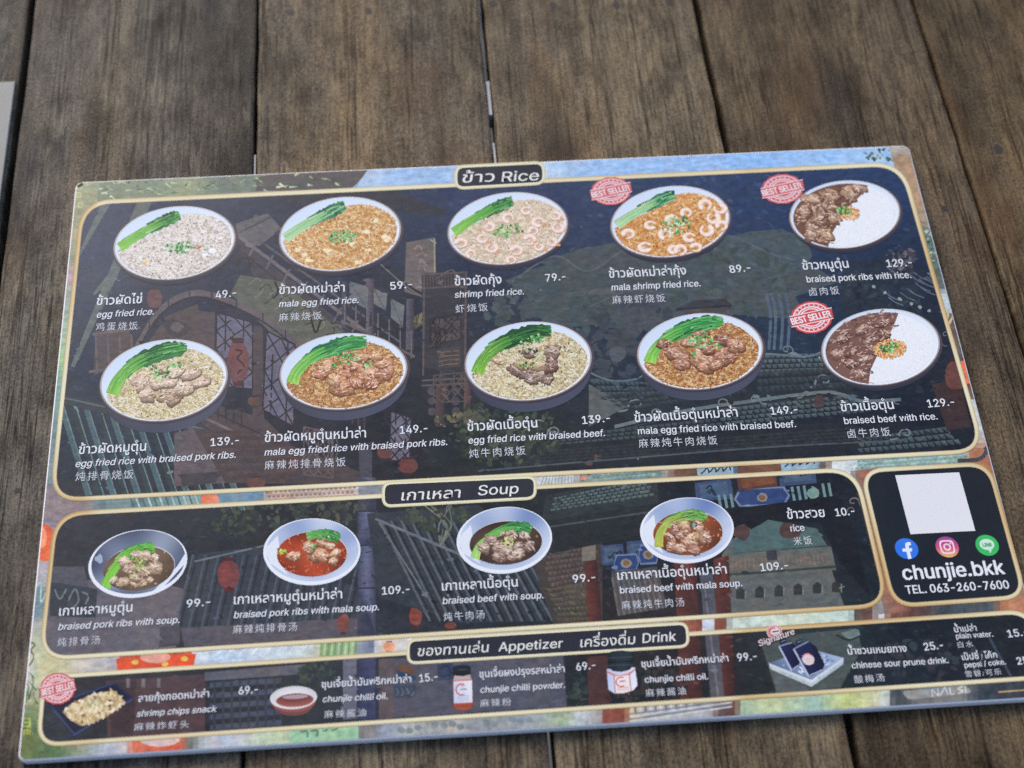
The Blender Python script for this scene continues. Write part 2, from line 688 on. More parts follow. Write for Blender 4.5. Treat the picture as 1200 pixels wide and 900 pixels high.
def stripes(q, n, c, wfrac=0.5, along='t', dst=None, j=8):
    for i in range(n):
        a, b = i / n, (i + wfrac) / n
        if along == 't':
            pts = [lerp2(q, a, 0), lerp2(q, b, 0), lerp2(q, b, 1), lerp2(q, a, 1)]
        else:
            pts = [lerp2(q, 0, a), lerp2(q, 1, a), lerp2(q, 1, b), lerp2(q, 0, b)]
        art(pts, jit(c, j, A), dst, 0, True)
    LEVEL[0] += 1


def tiles(q, n, m, c, j=14, dst=None):
    """rows of rounded roof tiles"""
    for k in range(m):
        for i in range(n):
            s = (i + 0.5 * (k % 2)) / n
            if s + 1 / n > 1.02:
                continue
            t0, t1 = k / m, (k + 0.62) / m
            pts = [lerp2(q, s + .08 / n, t0), lerp2(q, s + .92 / n, t0), lerp2(q, s + .85 / n, t1), lerp2(q, s + .5 / n, t1 + .2 / m), lerp2(q, s + .15 / n, t1)]
            cc = jit(c, j, A)
            art(pts, [cc, cc, mixc(cc, (0, 0, 0), .25), mixc(cc, (0, 0, 0), .3), mixc(cc, (0, 0, 0), .25)], dst, 0, True)
    LEVEL[0] += 1


def lattice(q, n, m, c, w=1.2):
    line(q[0], q[1], w, c); line(q[1], q[2], w, c); line(q[2], q[3], w, c); line(q[3], q[0], w, c)
    for i in range(n):
        for k in range(m):
            a = lerp2(q, i / n, k / m); b = lerp2(q, (i + 1) / n, (k + 1) / m)
            d = lerp2(q, (i + 1) / n, k / m); e = lerp2(q, i / n, (k + 1) / m)
            if A.random() < .8:
                line(a, b, w, jit(c, 6, A))
            if A.random() < .8:
                line(d, e, w, jit(c, 6, A))
            if A.random() < .5:
                line(lerp2(q, (i + .5) / n, k / m), lerp2(q, (i + .5) / n, (k + 1) / m), w, jit(c, 6, A))


def blob(cx, cy, rx, ry, c, n=9, rough=.25, dst=None, rot=0.0, rnd=None, lift=0, hold=False):
    rnd = rnd or A
    pts = []
    for i in range(n):
        a = 2 * math.pi * i / n
        k = 1 + rnd.uniform(-rough, rough)
        x, y = rx * k * math.cos(a), ry * k * math.sin(a)
        pts.append((cx + x * math.cos(rot) - y * math.sin(rot), cy + x * math.sin(rot) + y * math.cos(rot)))
    art(pts, c, dst, lift, hold)


def foliage(cx, cy, rx, ry, n, cols, size=3.0, dst=None):
    for _ in range(n):
        a, r = A.uniform(0, 6.28), math.sqrt(A.random())
        s = size * A.uniform(.5, 1.4)
        blob(cx + rx * r * math.cos(a), cy + ry * r * math.sin(a), s, s * A.uniform(.35, .8), jit(A.choice(cols), 12, A), 6, .35, dst, A.uniform(0, 3.1))


def lantern(cx, cy, w, h, c, dst=None):
    pts = ell(cx, cy, w / 2, h / 2, 16)
    cs = [mixc(c, (255, 235, 200), .16 - .16 * math.cos(math.atan2(p[1] - cy, p[0] - cx) - 3.6)) for p in pts]
    art(pts, cs, dst)
    art([(cx - w * .26, cy - h * .56), (cx + w * .26, cy - h * .56), (cx + w * .26, cy - h * .44), (cx - w * .26, cy - h * .44)], mixc(c, (0, 0, 0), .45), dst)
    art([(cx - w * .26, cy + h * .44), (cx + w * .26, cy + h * .44), (cx + w * .2, cy + h * .58), (cx - w * .2, cy + h * .58)], mixc(c, (30, 10, 0), .45), dst)


def scroll(cx, cy, s, c, flip=1):
    pts = []
    for i in range(22):
        a = i / 21 * 5.6
        r = s * (1 - i / 26)
        pts.append((cx + flip * r * math.cos(a), cy - r * .8 * math.sin(a)))
    curve(pts, s * .22, c, 2)
    curve([(cx + flip * s, cy), (cx + flip * s * 1.3, cy + s * .7), (cx + flip * s * 2.4, cy + s * .9)], s * .25, c, 4)


# ground colours of the painting (as they look under the tint), on a coarse net
GX = [-20, 100, 220, 340, 460, 580, 700, 820, 940, 1060, 1260]
GY = [150, 240, 330, 420, 500, 570, 640, 720, 800, 910]
GC = [
    [(70, 76, 76), (72, 78, 84), (70, 74, 82), (66, 68, 76), (58, 70, 92), (60, 72, 98), (62, 76, 102), (62, 78, 106), (56, 74, 106), (56, 76, 108), (90, 80, 70)],
    [(70, 78, 88), (70, 76, 92), (66, 70, 82), (58, 60, 70), (54, 64, 84), (62, 72, 98), (62, 74, 100), (60, 74, 102), (52, 68, 98), (48, 66, 96), (80, 70, 60)],
    [(62, 70, 80), (62, 68, 82), (66, 66, 72), (62, 60, 66), (52, 56, 66), (54, 62, 76), (58, 66, 78), (58, 68, 78), (52, 66, 84), (42, 50, 62), (50, 50, 55)],
    [(56, 66, 74), (58, 62, 72), (60, 58, 62), (58, 56, 60), (48, 50, 56), (50, 54, 62), (54, 60, 68), (50, 60, 70), (46, 58, 72), (38, 44, 54), (50, 48, 50)],
    [(52, 66, 72), (48, 62, 68), (56, 58, 62), (54, 50, 52), (46, 46, 50), (46, 52, 50), (42, 46, 50), (40, 46, 50), (38, 44, 48), (38, 42, 48), (52, 46, 46)],
    [(60, 58, 62), (56, 56, 60), (50, 52, 56), (56, 50, 50), (50, 48, 48), (44, 50, 46), (40, 44, 46), (36, 40, 44), (38, 42, 46), (34, 40, 46), (60, 50, 44)],
    [(58, 56, 62), (50, 52, 60), (48, 52, 58), (50, 52, 52), (46, 50, 54), (40, 44, 46), (44, 46, 48), (40, 44, 52), (44, 50, 54), (34, 40, 46), (58, 50, 44)],
    [(80, 78, 84), (82, 78, 84), (64, 64, 72), (58, 60, 66), (56, 58, 64), (46, 50, 56), (50, 46, 46), (56, 50, 50), (60, 66, 66), (36, 42, 48), (50, 48, 48)],
    [(56, 60, 66), (60, 58, 62), (56, 52, 56), (54, 58, 62), (62, 62, 70), (62, 62, 70), (44, 44, 50), (44, 42, 46), (50, 56, 54), (40, 46, 54), (42, 48, 54)],
    [(50, 60, 56), (56, 58, 60), (52, 52, 56), (54, 58, 60), (60, 60, 66), (56, 58, 64), (44, 44, 48), (46, 46, 48), (52, 58, 56), (40, 44, 50), (40, 46, 50)],
]
NX, NY = 60, 48
for jy in range(NY):
    for ix in range(NX):
        def gcol(x, y):
            i = max(k for k in range(len(GX) - 1) if GX[k] <= x) if x < GX[-1] else len(GX) - 2
            j = max(k for k in range(len(GY) - 1) if GY[k] <= y) if y < GY[-1] else len(GY) - 2
            s = min(1, (x - GX[i]) / (GX[i + 1] - GX[i])); t = min(1, (y - GY[j]) / (GY[j + 1] - GY[j]))
            sh = (-3, 0, 7) if x < 420 and y < 560 else ((-1, 0, 3) if y < 640 else (0, 0, 0))  # bluish haze sheen put into the ground colours, strongest at upper left
            return tuple(v * w_ + s_ for s_, w_, v in zip(sh, (.82, .86, .90),  mixc(mixc(GC[j][i], GC[j][i + 1], s), mixc(GC[j + 1][i], GC[j + 1][i + 1], s), t)))
        x0, x1 = -20 + 1280 * ix / NX, -20 + 1280 * (ix + 1) / NX
        y0, y1 = 150 + 760 * jy / NY, 150 + 760 * (jy + 1) / NY
        k = A.uniform(-2.2, 2.2)
        cs = [un(*[v + k for v in gcol(min(max(x, -19), 1259), min(max(y, 151), 909))]) for x, y in ((x0, y0), (x1, y0), (x1, y1), (x0, y1))]
        art([(x0, y0), (x1, y0), (x1, y1), (x0, y1)], cs, None, 0, True)
NBASE = len(ART)
BOOST[0] = 1.13

# -- rice panel, left: bamboo light streaks, gable, round arch with lattice windows
for p, q, w in (((170, 235), (85, 430), 16), ((150, 300), (110, 345), 10), ((126, 235), (92, 300), 10)):
    line(p, q, w, un(84, 92, 92), None, w * .3)
art([(276, 262), (314, 250), (330, 268), (304, 288), (280, 284)], un(86, 84, 86))
line((282, 272), (322, 252), 2, un(60, 58, 62))
art([(306, 236), (440, 216), (524, 246), (520, 254), (470, 250)], un(46, 48, 56))
art([(272, 272), (450, 420), (470, 440), (300, 330)], un(62, 58, 64))
line((276, 274), (470, 420), 4, un(96, 90, 94)); line((270, 284), (450, 430), 2, un(48, 46, 52))
line((302, 280), (470, 402), 2.5, un(80, 76, 80))
art([(282, 322), (330, 330), (400, 388), (420, 412), (330, 402), (270, 344)], un(82, 84, 76))
for i in range(9):
    x = 292 + i * 12
    curve([(x, 334 + i * 6), (x + 10, 326 + i * 7), (x + 16, 340 + i * 7), (x + 6, 350 + i * 6)], 1.6, un(56, 58, 54) if i % 2 else un(104, 104, 92), 4)
curve([(281, 320), (279, 306), (288, 302), (294, 312), (284, 318)], 2, un(40, 40, 44), 4)
curve([(322, 330), (326, 342), (320, 350)], 2.4, un(30, 32, 36), 4)
curve([(364, 372), (370, 390), (376, 374)], 2.4, un(30, 32, 36), 4)
arch = spline([(158, 412), (186, 366), (222, 344), (262, 350), (308, 372), (346, 402), (372, 430)], 6)
for i in range(len(arch) - 1):
    line(arch[i], arch[i + 1], 7, un(88, 80, 84)); line((arch[i][0], arch[i][1] + 5), (arch[i + 1][0], arch[i + 1][1] + 5), 2, un(44, 42, 48))
art([(166, 412), (196, 370), (232, 356), (234, 410)], un(74, 66, 66))
art([(232, 364), (252, 366), (250, 470), (230, 470)], un(74, 66, 70))
art([(296, 380), (308, 384), (310, 520), (296, 520)], un(70, 62, 66))
for q in ([(254, 366), (296, 378), (296, 456), (252, 452)], [(312, 388), (346, 404), (344, 500), (308, 480)], [(458, 482), (482, 490), (480, 540), (456, 540)]):
    art(q, un(92, 90, 104)); lattice(q, 2, 4, un(44, 40, 46), 1.7)
art([(236, 470), (310, 490), (340, 520), (336, 545), (236, 498)], un(70, 62, 64)); line((236, 488), (334, 534), 3, un(100, 90, 88)); line((240, 478), (330, 520), 2, un(50, 46, 50))
art([(112, 388), (150, 380), (160, 420), (110, 440)], un(74, 66, 68))
for i in range(6):
    line((238 + i * 9, 462 + i * 2), (238 + i * 9, 486 + i * 3), 2, un(50, 46, 50))
blob(207, 385, 15, 12, un(58, 54, 58)); blob(207, 383, 8, 6, un(84, 80, 82))
lantern(181, 350, 18, 24, un(92, 64, 68)); lantern(279, 424, 26, 50, un(102, 60, 62))
curve([(276, 410), (284, 412), (278, 420), (286, 428), (278, 438)], 2, un(50, 36, 38), 3)
# columns and shop front in the middle
for x, w, y0, y1, c in ((434, 9, 326, 398, (88, 84, 94)), (481, 9, 350, 410, (84, 80, 90)), (404, 6, 330, 392, (70, 68, 78)), (520, 8, 355, 470, (62, 58, 62)), (548, 8, 440, 500, (92, 70, 66)), (516, 10, 450, 500, (78, 62, 62))):
    art([(x - w / 2, y0), (x + w / 2, y0), (x + w / 2 - 1, y1), (x - w / 2 - 1, y1)], [un(*c), un(*mixc(c, (30, 30, 36), .5)), un(*mixc(c, (30, 30, 36), .5)), un(*c)])
for q in ([(410, 330), (432, 336), (430, 362), (409, 352)], [(438, 338), (454, 344), (452, 364), (438, 356)], [(458, 350), (474, 358), (472, 384), (458, 372)]):
    art(q, un(96, 98, 100)); line(q[0], q[2], 1, un(70, 72, 76))
stripes([(410, 355), (480, 385), (478, 400), (410, 372)], 12, un(44, 42, 50), .4)
art([(476, 284), (510, 278), (511, 344), (502, 350), (474, 342)], un(94, 86, 84))
line((509, 280), (510, 344), 2, un(130, 128, 108))
for i in range(7):
    curve([(484 + A.uniform(0, 18), 292 + i * 8), (490 + A.uniform(0, 8), 288 + i * 8), (496 + A.uniform(0, 8), 296 + i * 8)], 2, un(118, 108, 104), 4)
curve([(436, 300), (470, 330), (500, 348), (522, 350), (529, 344)], 5, un(40, 42, 48), 6); curve([(440, 304), (474, 334), (504, 352), (524, 353)], 1.6, un(96, 92, 94), 6)
art([(484, 372), (512, 356), (512, 368), (486, 386)], un(104, 102, 84)); lattice([(484, 372), (512, 356), (512, 368), (486, 386)], 4, 1, un(64, 62, 54), 1.2)
art([(494, 320), (548, 318), (546, 440), (496, 430)], un(50, 50, 56))
for q in ([(504, 374), (540, 368), (540, 398), (504, 404)], [(504, 384), (516, 384), (516, 408), (504, 408)]):
    art(q, un(70, 64, 66)); lattice(q, 5, 4, un(40, 38, 42), 1.2)
art([(512, 410), (540, 406), (540, 430), (514, 432)], un(62, 56, 56))
for i in range(4):
    curve([(514, 414 + i * 5), (524, 412 + i * 5), (538, 411 + i * 5)], 1.4, un(92, 82, 74), 3)
for x in (506, 534):
    for y in (458, 470, 482):
        blob(x, y, 5, 5, un(66, 62, 70), 8, .1)
curve([(512, 326), (530, 316), (534, 332), (520, 336), (514, 328)], 1.4, un(84, 84, 88), 4)
# hills, pagoda, rocks, falls, trees on the right
blob(800, 330, 150, 55, un(66, 72, 76), 18, .3); blob(680, 350, 80, 40, un(64, 72, 74), 14, .3); blob(880, 300, 60, 30, un(66, 76, 80), 12, .3)
foliage(640, 370, 70, 40, 90, [un(68, 76, 78), un(58, 68, 70), un(62, 72, 76)], 7)
foliage(850, 330, 80, 45, 110, [un(66, 76, 72), un(60, 70, 70), un(68, 78, 80)], 7)
foliage(740, 400, 60, 50, 70, [un(58, 64, 72), un(52, 60, 66)], 7)
art([(690, 340), (718, 336), (722, 344), (690, 346)], un(80, 82, 84)); art([(660, 346), (690, 336), (692, 342), (664, 350)], un(70, 76, 78))
art([(792, 362), (812, 352), (850, 350), (858, 358), (856, 362)], un(52, 54, 58)); art([(802, 362), (852, 360), (852, 366), (804, 368)], un(70, 64, 66)); line((792, 363), (858, 358), 1.5, un(36, 38, 42))
blob(742, 376, 14, 20, un(66, 70, 74), 9, .15); blob(728, 400, 18, 16, un(60, 64, 68), 9, .2); blob(724, 415, 10, 9, un(76, 80, 84), 9, .15); blob(752, 410, 16, 12, un(56, 62, 68), 9, .2)
for x in (898, 904, 912, 920):
    curve([(x, 344), (x + 5, 370), (x + 3, 410)], 3.5, un(72, 86, 100), 4)
art([(990, 310), (1066, 290), (1092, 420), (1000, 400), (985, 350)], un(36, 44, 56))
foliage(1035, 345, 45, 38, 150, [un(36, 44, 52), un(30, 36, 46), un(46, 56, 64), un(40, 50, 52)], 4)
foliage(1056, 302, 18, 14, 36, [un(92, 88, 94), un(66, 64, 72)], 3)
for _ in range(16):
    x, y = 1030 + A.uniform(0, 60), 312 + A.uniform(0, 40)
    curve([(x, y), (x + 8, y + 6), (x + 18, y + 10)], 1.2, un(84, 92, 104), 3)
for x, y in ((1037, 343), (1054, 350), (1068, 356), (1078, 360), (1089, 364), (1024, 336)):
    blob(x, y, 2.2, 2, un(128, 134, 140), 7, .2)
# big tiled roofs on the right of the rice panel
roof1 = spline([(686, 434), (730, 450), (770, 440), (830, 424), (880, 420), (940, 424), (968, 414)], 6)
art([(676, 440), (700, 452), (760, 446), (868, 422), (965, 418), (1000, 455), (1010, 470), (740, 494), (700, 470)], un(36, 42, 48))
tiles([(868, 416), (968, 414), (976, 436), (872, 440)], 15, 4, un(78, 90, 92)); tiles([(690, 444), (760, 448), (770, 464), (704, 468)], 12, 3, un(66, 78, 82))
curve([(880, 414), (920, 416), (945, 418), (965, 412)], 2.5, un(92, 104, 108), 6); curve([(690, 436), (716, 446), (746, 444), (756, 436)], 2, un(88, 100, 104), 5)
art([(690, 450), (736, 476), (690, 500)], un(78, 84, 84))
curve([(720, 500), (800, 482), (880, 470), (960, 460), (985, 462), (1010, 470), (1056, 468)], 4, un(90, 100, 102), 6); curve([(720, 505), (800, 487), (880, 475), (960, 465)], 1.6, un(48, 56, 60), 6)
tiles([(840, 480), (1000, 462), (1020, 484), (846, 500)], 22, 4, un(74, 86, 88)); tiles([(640, 512), (840, 490), (846, 506), (650, 524)], 26, 3, un(62, 72, 76))
art([(620, 524), (1010, 492), (1130, 505), (1100, 530), (800, 542), (560, 556)], un(32, 36, 42))
tiles([(1000, 514), (1110, 500), (1130, 522), (1006, 532)], 16, 3, un(72, 84, 86))
for x, y, s, fl in ((746, 474, 9, -1), (768, 484, 7, 1), (966, 446, 10, -1), (946, 462, 5, -1), (846, 472, 7, 1), (884, 468, 6, 1), (1062, 508, 8, -1), (922, 410, 7, 1), (630, 498, 9, 1), (650, 506, 8, -1), (1044, 470, 4, 1)):
    scroll(x, y, s, un(100, 110, 112), fl)
for x, y, s in ((1108, 392, 5), (1100, 402, 4)):
    scroll(x, y, s, un(96, 96, 96))
art([(1092, 450), (1124, 445), (1138, 500), (1110, 505)], un(56, 44, 44))
lantern(1120, 440, 26, 36, un(92, 56, 50))
# left lower: ribbed green roof, small house, lanterns, shrubs
for i in range(13):
    x = 70 + i * 15
    line((x, 470 + i * 3), (x + 34, 580 + i * 1.5), 6, un(64, 86, 90) if i % 2 == 0 else un(40, 54, 58), None, 8)
    line((x + 3, 470 + i * 3), (x + 37, 580 + i * 1.5), 1.5, un(92, 110, 112))
art([(74, 462), (240, 498), (250, 512), (72, 474)], un(48, 54, 60)); line((74, 466), (240, 503), 2, un(80, 88, 94))
art([(204, 508), (226, 502), (250, 540), (264, 566), (204, 570)], un(84, 76, 80)); art([(208, 556), (262, 552), (252, 566), (214, 570)], un(58, 56, 62))
art([(226, 502), (300, 506), (440, 560), (430, 568), (264, 566)], un(66, 56, 58))
tiles([(236, 508), (300, 508), (420, 556), (268, 562)], 18, 6, un(78, 66, 66), 8)
lantern(298, 470, 16, 12, un(84, 64, 58)); lantern(451, 530, 18, 16, un(94, 56, 54)); lantern(478, 546, 24, 18, un(98, 54, 50)); lantern(345, 542, 10, 16, un(84, 54, 52)); lantern(372, 508, 18, 12, un(78, 58, 60)); lantern(300, 566, 22, 14, un(90, 56, 50)); lantern(700, 536, 9, 7, un(96, 66, 56)); lantern(690, 543, 9, 6, un(86, 56, 50)); lantern(960, 470, 12, 16, un(66, 52, 52))
art([(420, 520), (436, 518), (436, 570), (422, 572)], un(62, 62, 72))
foliage(590, 510, 70, 36, 240, [un(52, 64, 52), un(38, 48, 42), un(66, 76, 60), un(44, 54, 50)], 4.5)
foliage(560, 480, 14, 26, 40, [un(66, 72, 60), un(46, 54, 48)], 4)
foliage(540, 492, 30, 10, 40, [un(96, 92, 72), un(74, 74, 62)], 3)
for x in (382, 386, 392):
    curve([(x, 505), (x + 4, 525), (x - 2, 548)], 2, un(80, 70, 66), 3)
# timber facade and eaves between the arch and the shop front
for i in range(9):
    t = i / 8
    line((300 + 160 * t, 284 + 122 * t), (292 + 158 * t, 300 + 124 * t), 2, un(92, 86, 90))
for i in range(7):
    line((404 + i * 13, 346 + i * 7), (404 + i * 13, 378 + i * 7), 1.6, un(92, 88, 94))
line((400, 376), (486, 418), 3, un(86, 80, 84)); line((400, 384), (486, 426), 1.5, un(40, 40, 46))
for y in (322, 338, 446, 452):
    line((494, y), (548, y - 3), 2, un(78, 72, 74))
for x in (497, 546):
    line((x, 318), (x - 1, 440), 2.4, un(80, 72, 72))
stripes([(496, 324), (546, 321), (546, 336), (497, 338)], 14, un(76, 68, 68), .35)
for i in range(12):
    line((350 + i * 7, 420 + i * 5), (350 + i * 7, 470 + i * 3), 1.6, un(66, 60, 64))
line((346, 414), (452, 470), 4, un(86, 78, 80)); line((346, 421), (452, 477), 1.6, un(40, 38, 42))
lattice([(356, 500), (390, 508), (390, 560), (356, 556)], 3, 4, un(86, 78, 78), 1.4); lattice([(508, 440), (546, 436), (546, 470), (508, 472)], 4, 3, un(80, 70, 66), 1.3)
for x in (112, 126, 140, 154):
    line((x, 392), (x + 2, 438), 2.2, un(88, 80, 80))
line((108, 392), (164, 384), 3, un(90, 82, 84)); line((104, 436), (170, 424), 3, un(86, 80, 82))
for i in range(10):
    a = i / 9
    p = lerp2([(158, 412), (370, 430), (370, 430), (158, 412)], a, 0); k = int(a * (len(arch) - 1))
    line((arch[k][0], arch[k][1] - 5), (arch[k][0], arch[k][1] + 5), 1.6, un(52, 48, 52))
# tile courses over the big dark roofs
tiles([(700, 466), (868, 434), (880, 462), (736, 482)], 24, 4, un(52, 60, 64), 8)
tiles([(880, 436), (980, 430), (1004, 456), (890, 462)], 16, 3, un(54, 62, 66), 8)
tiles([(640, 528), (1010, 500), (1060, 514), (600, 546)], 46, 4, un(44, 50, 54), 8)
curve([(560, 552), (700, 540), (900, 524), (1060, 516)], 2, un(66, 74, 78), 6)
# ridge lines of the far hills
curve([(600, 330), (650, 300), (690, 318), (740, 290), (800, 300), (850, 276), (900, 296), (950, 310)], 2, un(78, 84, 92), 6)
curve([(690, 360), (740, 340), (790, 346)], 1.6, un(78, 84, 88), 6)
# -- soup panel: dark roofs, post, lanterns, brown tile roof, beams, city tower
art([(58, 690), (140, 672), (215, 690), (205, 768), (50, 772)], un(90, 86, 92))
art([(60, 664), (98, 664), (110, 712), (60, 712)], un(74, 74, 80)); art([(60, 682), (114, 690), (112, 724), (58, 722)], un(50, 56, 62))
for p in ([(64, 690), (70, 702), (78, 690)], [(80, 704), (88, 690), (92, 704), (84, 714)], [(96, 694), (104, 698), (100, 708)]):
    curve(p, 2, un(100, 106, 108), 4)
art([(188, 735), (212, 732), (210, 756), (186, 758)], un(70, 66, 72)); line((186, 758), (211, 755), 1, un(40, 40, 44))
art([(225, 650), (310, 640), (420, 690), (420, 736), (214, 750), (216, 690)], un(48, 54, 62))
for i in range(14):
    line((226 + i * 15, 650), (206 + i * 15, 736), 2.4, un(66, 74, 84)); line((231 + i * 15, 650), (211 + i * 15, 736), 2, un(34, 38, 46))
line((228, 658), (316, 638), 2, un(96, 100, 106))
art([(212, 736), (420, 724), (420, 748), (216, 758)], un(78, 74, 80))
lantern(268, 673, 26, 36, un(112, 52, 52)); lantern(402, 731, 14, 22, un(112, 60, 52)); lantern(487, 722, 15, 24, un(124, 58, 46)); lantern(528, 733, 14, 8, un(108, 58, 50))
for y0, y1 in ((560, 600), (600, 640), (640, 690), (690, 765)):
    art([(419, y0), (430, y0), (441, y0), (441, y1), (430, y1), (419, y1)], [un(56, 58, 74), un(92, 96, 118), un(48, 50, 64), un(48, 50, 64), un(86, 90, 112), un(54, 56, 72)])
    line((417, y1), (443, y1 - 1), 2.4, un(40, 42, 54))
foliage(360, 600, 70, 22, 120, [un(58, 62, 54), un(48, 54, 50), un(72, 74, 64)], 4); foliage(275, 612, 30, 16, 50, [un(56, 64, 52), un(44, 50, 46)], 4)
art([(430, 602), (560, 592), (660, 660), (640, 728), (540, 730), (444, 700)], un(46, 52, 58))
for i in range(17):
    x = 446 + i * 12
    line((x, 610 + max(0, i - 8) * 4), (x + 58, 728), 2.6, un(76, 84, 90)); line((x + 5, 612 + max(0, i - 8) * 4), (x + 62, 728), 2.2, un(32, 36, 42))
line((440, 608), (540, 650), 3, un(92, 98, 104)); line((444, 612), (500, 700), 2, un(90, 96, 102))
foliage(510, 606, 40, 16, 70, [un(64, 70, 58), un(50, 58, 50)], 4)
for i in range(9):
    curve([(516, 640), (520 + A.uniform(-6, 10), 615), (510 + A.uniform(-16, 24), 592)], 1, un(100, 104, 92), 3)
art([(620, 650), (640, 640), (706, 632), (706, 740), (650, 735)], un(60, 54, 52)); tiles([(632, 640), (700, 634), (704, 700), (650, 715)], 12, 12, un(90, 78, 72), 16)
tiles([(640, 690), (690, 684), (690, 730), (654, 730)], 8, 7, un(84, 80, 64), 14)
line((640, 646), (688, 636), 5, un(90, 86, 86))
art([(682, 640), (698, 638), (698, 656), (682, 658)], un(106, 100, 90)); art([(684, 658), (700, 656), (706, 740), (690, 742)], [un(84, 48, 42), un(60, 36, 36), un(60, 36, 36), un(92, 52, 44)])
art([(640, 580), (770, 556), (772, 600), (634, 612)], un(42, 48, 50)); tiles([(648, 584), (760, 560), (768, 582), (644, 600)], 18, 5, un(84, 100, 98), 12)
art([(628, 612), (780, 588), (790, 620), (640, 650)], un(36, 40, 42)); line((640, 618), (760, 600), 2, un(64, 70, 74))
# painted beams
for q in ([(704, 640), (730, 637), (732, 660), (706, 663)], [(734, 635), (760, 632), (770, 656), (736, 660)], [(814, 566), (856, 560), (860, 584), (816, 588)], [(912, 542), (954, 538), (957, 566), (914, 570)]):
    art(q, un(54, 68, 96)); art([lerp2(q, .12, .14), lerp2(q, .88, .14), lerp2(q, .88, .86), lerp2(q, .12, .86)], un(66, 84, 104))
    for k in range(5):
        s, t = A.uniform(.25, .75), A.uniform(.3, .7)
        p0 = lerp2(q, s, t); curve([p0, (p0[0] + 5, p0[1] - 4), (p0[0] + 8, p0[1] + 3)], 1.6, un(34, 40, 56), 3)
for cx, cy, w, h, a in ((893, 583, 33, 11, -.06), (734, 660, 15, 10, -.1), (760, 650, 12, 12, -.1)):
    art([(cx - w, cy - a * w), (cx - w * .8, cy - h), (cx + w * .8, cy - h + a * w), (cx + w, cy + a * w), (cx + w * .8, cy + h + a * w), (cx - w * .8, cy + h)], un(96, 112, 140))
    art([(cx - w * .92, cy - a * w), (cx - w * .74, cy - h * .82), (cx + w * .74, cy - h * .82 + a * w), (cx + w * .92, cy + a * w), (cx + w * .74, cy + h * .82 + a * w), (cx - w * .74, cy + h * .82)], un(44, 60, 98))
    blob(cx, cy, 6.5, 5.5, un(120, 116, 110), 8, .08); blob(cx, cy, 4, 3.4, un(110, 80, 60), 8, .1)
art([(862, 552), (908, 545), (911, 570), (866, 575)], un(82, 52, 44)); art([(868, 562), (906, 556), (908, 566), (870, 572)], un(104, 66, 48))
art([(858, 558), (1000, 545), (1008, 610), (870, 618)], un(38, 42, 48)) if False else None
for x in (842, 849, 856, 928, 935, 942, 964, 971):
    line((x, 580 - (x - 842) * .11), (x + 3, 596 - (x - 842) * .11), 3.2, un(96, 122, 124))
blob(953, 578, 7.5, 6.5, un(104, 132, 124), 10, .06)
art([(846, 598), (985, 580), (1000, 620), (1020, 700), (985, 660), (960, 612), (900, 612), (850, 636)], un(26, 28, 34))
# city tower
art([(858, 632), (900, 610), (958, 620), (990, 712), (850, 722), (846, 650)], un(84, 88, 86))
art([(860, 634), (900, 609), (956, 619), (970, 640), (858, 650)], un(70, 90, 88)); line((858, 650), (972, 640), 2.5, un(48, 56, 56))
art([(846, 650), (974, 640), (980, 668), (848, 680)], un(88, 90, 84)); stripes([(852, 656), (972, 648), (974, 660), (852, 668)], 24, un(110, 92, 82), .4); line((850, 674), (980, 664), 3, un(54, 60, 58))
art([(898, 646), (910, 645), (911, 656), (899, 657)], un(50, 52, 60))
for i in range(6):
    x, y = 868 + i * 22.5, 695 - i * 1.6
    art([(x - 5.5, y + 7), (x - 5.5, y - 3), (x, y - 7), (x + 5, y - 3), (x + 5, y + 7)], un(46, 50, 50)); line((x + 5.5, y - 3), (x + 5.5, y + 7), 1.4, un(112, 116, 108))
blob(870, 624, 11, 9, un(74, 56, 54), 9, .15); blob(925, 622, 13, 10, un(72, 54, 52), 9, .15)
for x, w, a in ((803, 26, -2), (845, 18, 2)):
    art([(x - w / 2, 655), (x, 653), (x + w / 2, 651), (x + w / 2 + 8, 832), (x + 8, 835), (x - w / 2 + 8, 838)], [un(84, 48, 42), un(100, 56, 48), un(58, 38, 38), un(56, 36, 36), un(90, 50, 44), un(80, 46, 42)])
art([(820, 672), (835, 671), (850, 830), (834, 832)], un(76, 76, 82)); line((826, 690), (842, 820), 2, un(100, 100, 106))
art([(716, 670), (770, 664), (782, 712), (724, 722)], un(70, 68, 70)); stripes([(716, 676), (770, 668), (782, 712), (724, 722)], 9, un(92, 86, 82), .4)
for x, y, s, fl in ((1000, 588, 7, 1), (998, 598, 5, -1)):
    scroll(x, y, s, un(104, 96, 88), fl)
art([(1000, 560), (1024, 590), (1050, 700), (1036, 706), (1010, 600)], un(60, 46, 44))
# -- appetizer panel
art([(124, 798), (240, 790), (240, 860), (126, 866)], un(72, 56, 58)); art([(128, 800), (160, 798), (156, 862), (130, 864)], un(58, 46, 48))
for x in (150, 168, 186):
    line((x, 795), (x, 806), 4, un(104, 96, 100))
stripes([(246, 800), (330, 794), (330, 856), (246, 862)], 5, un(66, 72, 84), .5, 's'); stripes([(250, 800), (330, 794), (330, 856), (250, 862)], 8, un(52, 56, 66), .3)
art([(240, 788), (360, 778), (352, 790), (240, 798)], un(84, 84, 90)); foliage(372, 790, 26, 14, 60, [un(46, 54, 50), un(60, 66, 58), un(40, 46, 48)], 4)
art([(402, 770), (418, 769), (418, 842), (402, 843)], un(92, 92, 102)); art([(420, 768), (440, 767), (440, 842), (420, 843)], [un(50, 54, 76), un(62, 66, 92), un(56, 60, 84), un(48, 52, 72)])
art([(444, 772), (660, 768), (664, 828), (444, 842)], un(74, 74, 84)); art([(444, 772), (460, 772), (460, 842), (444, 842)], un(84, 74, 76))
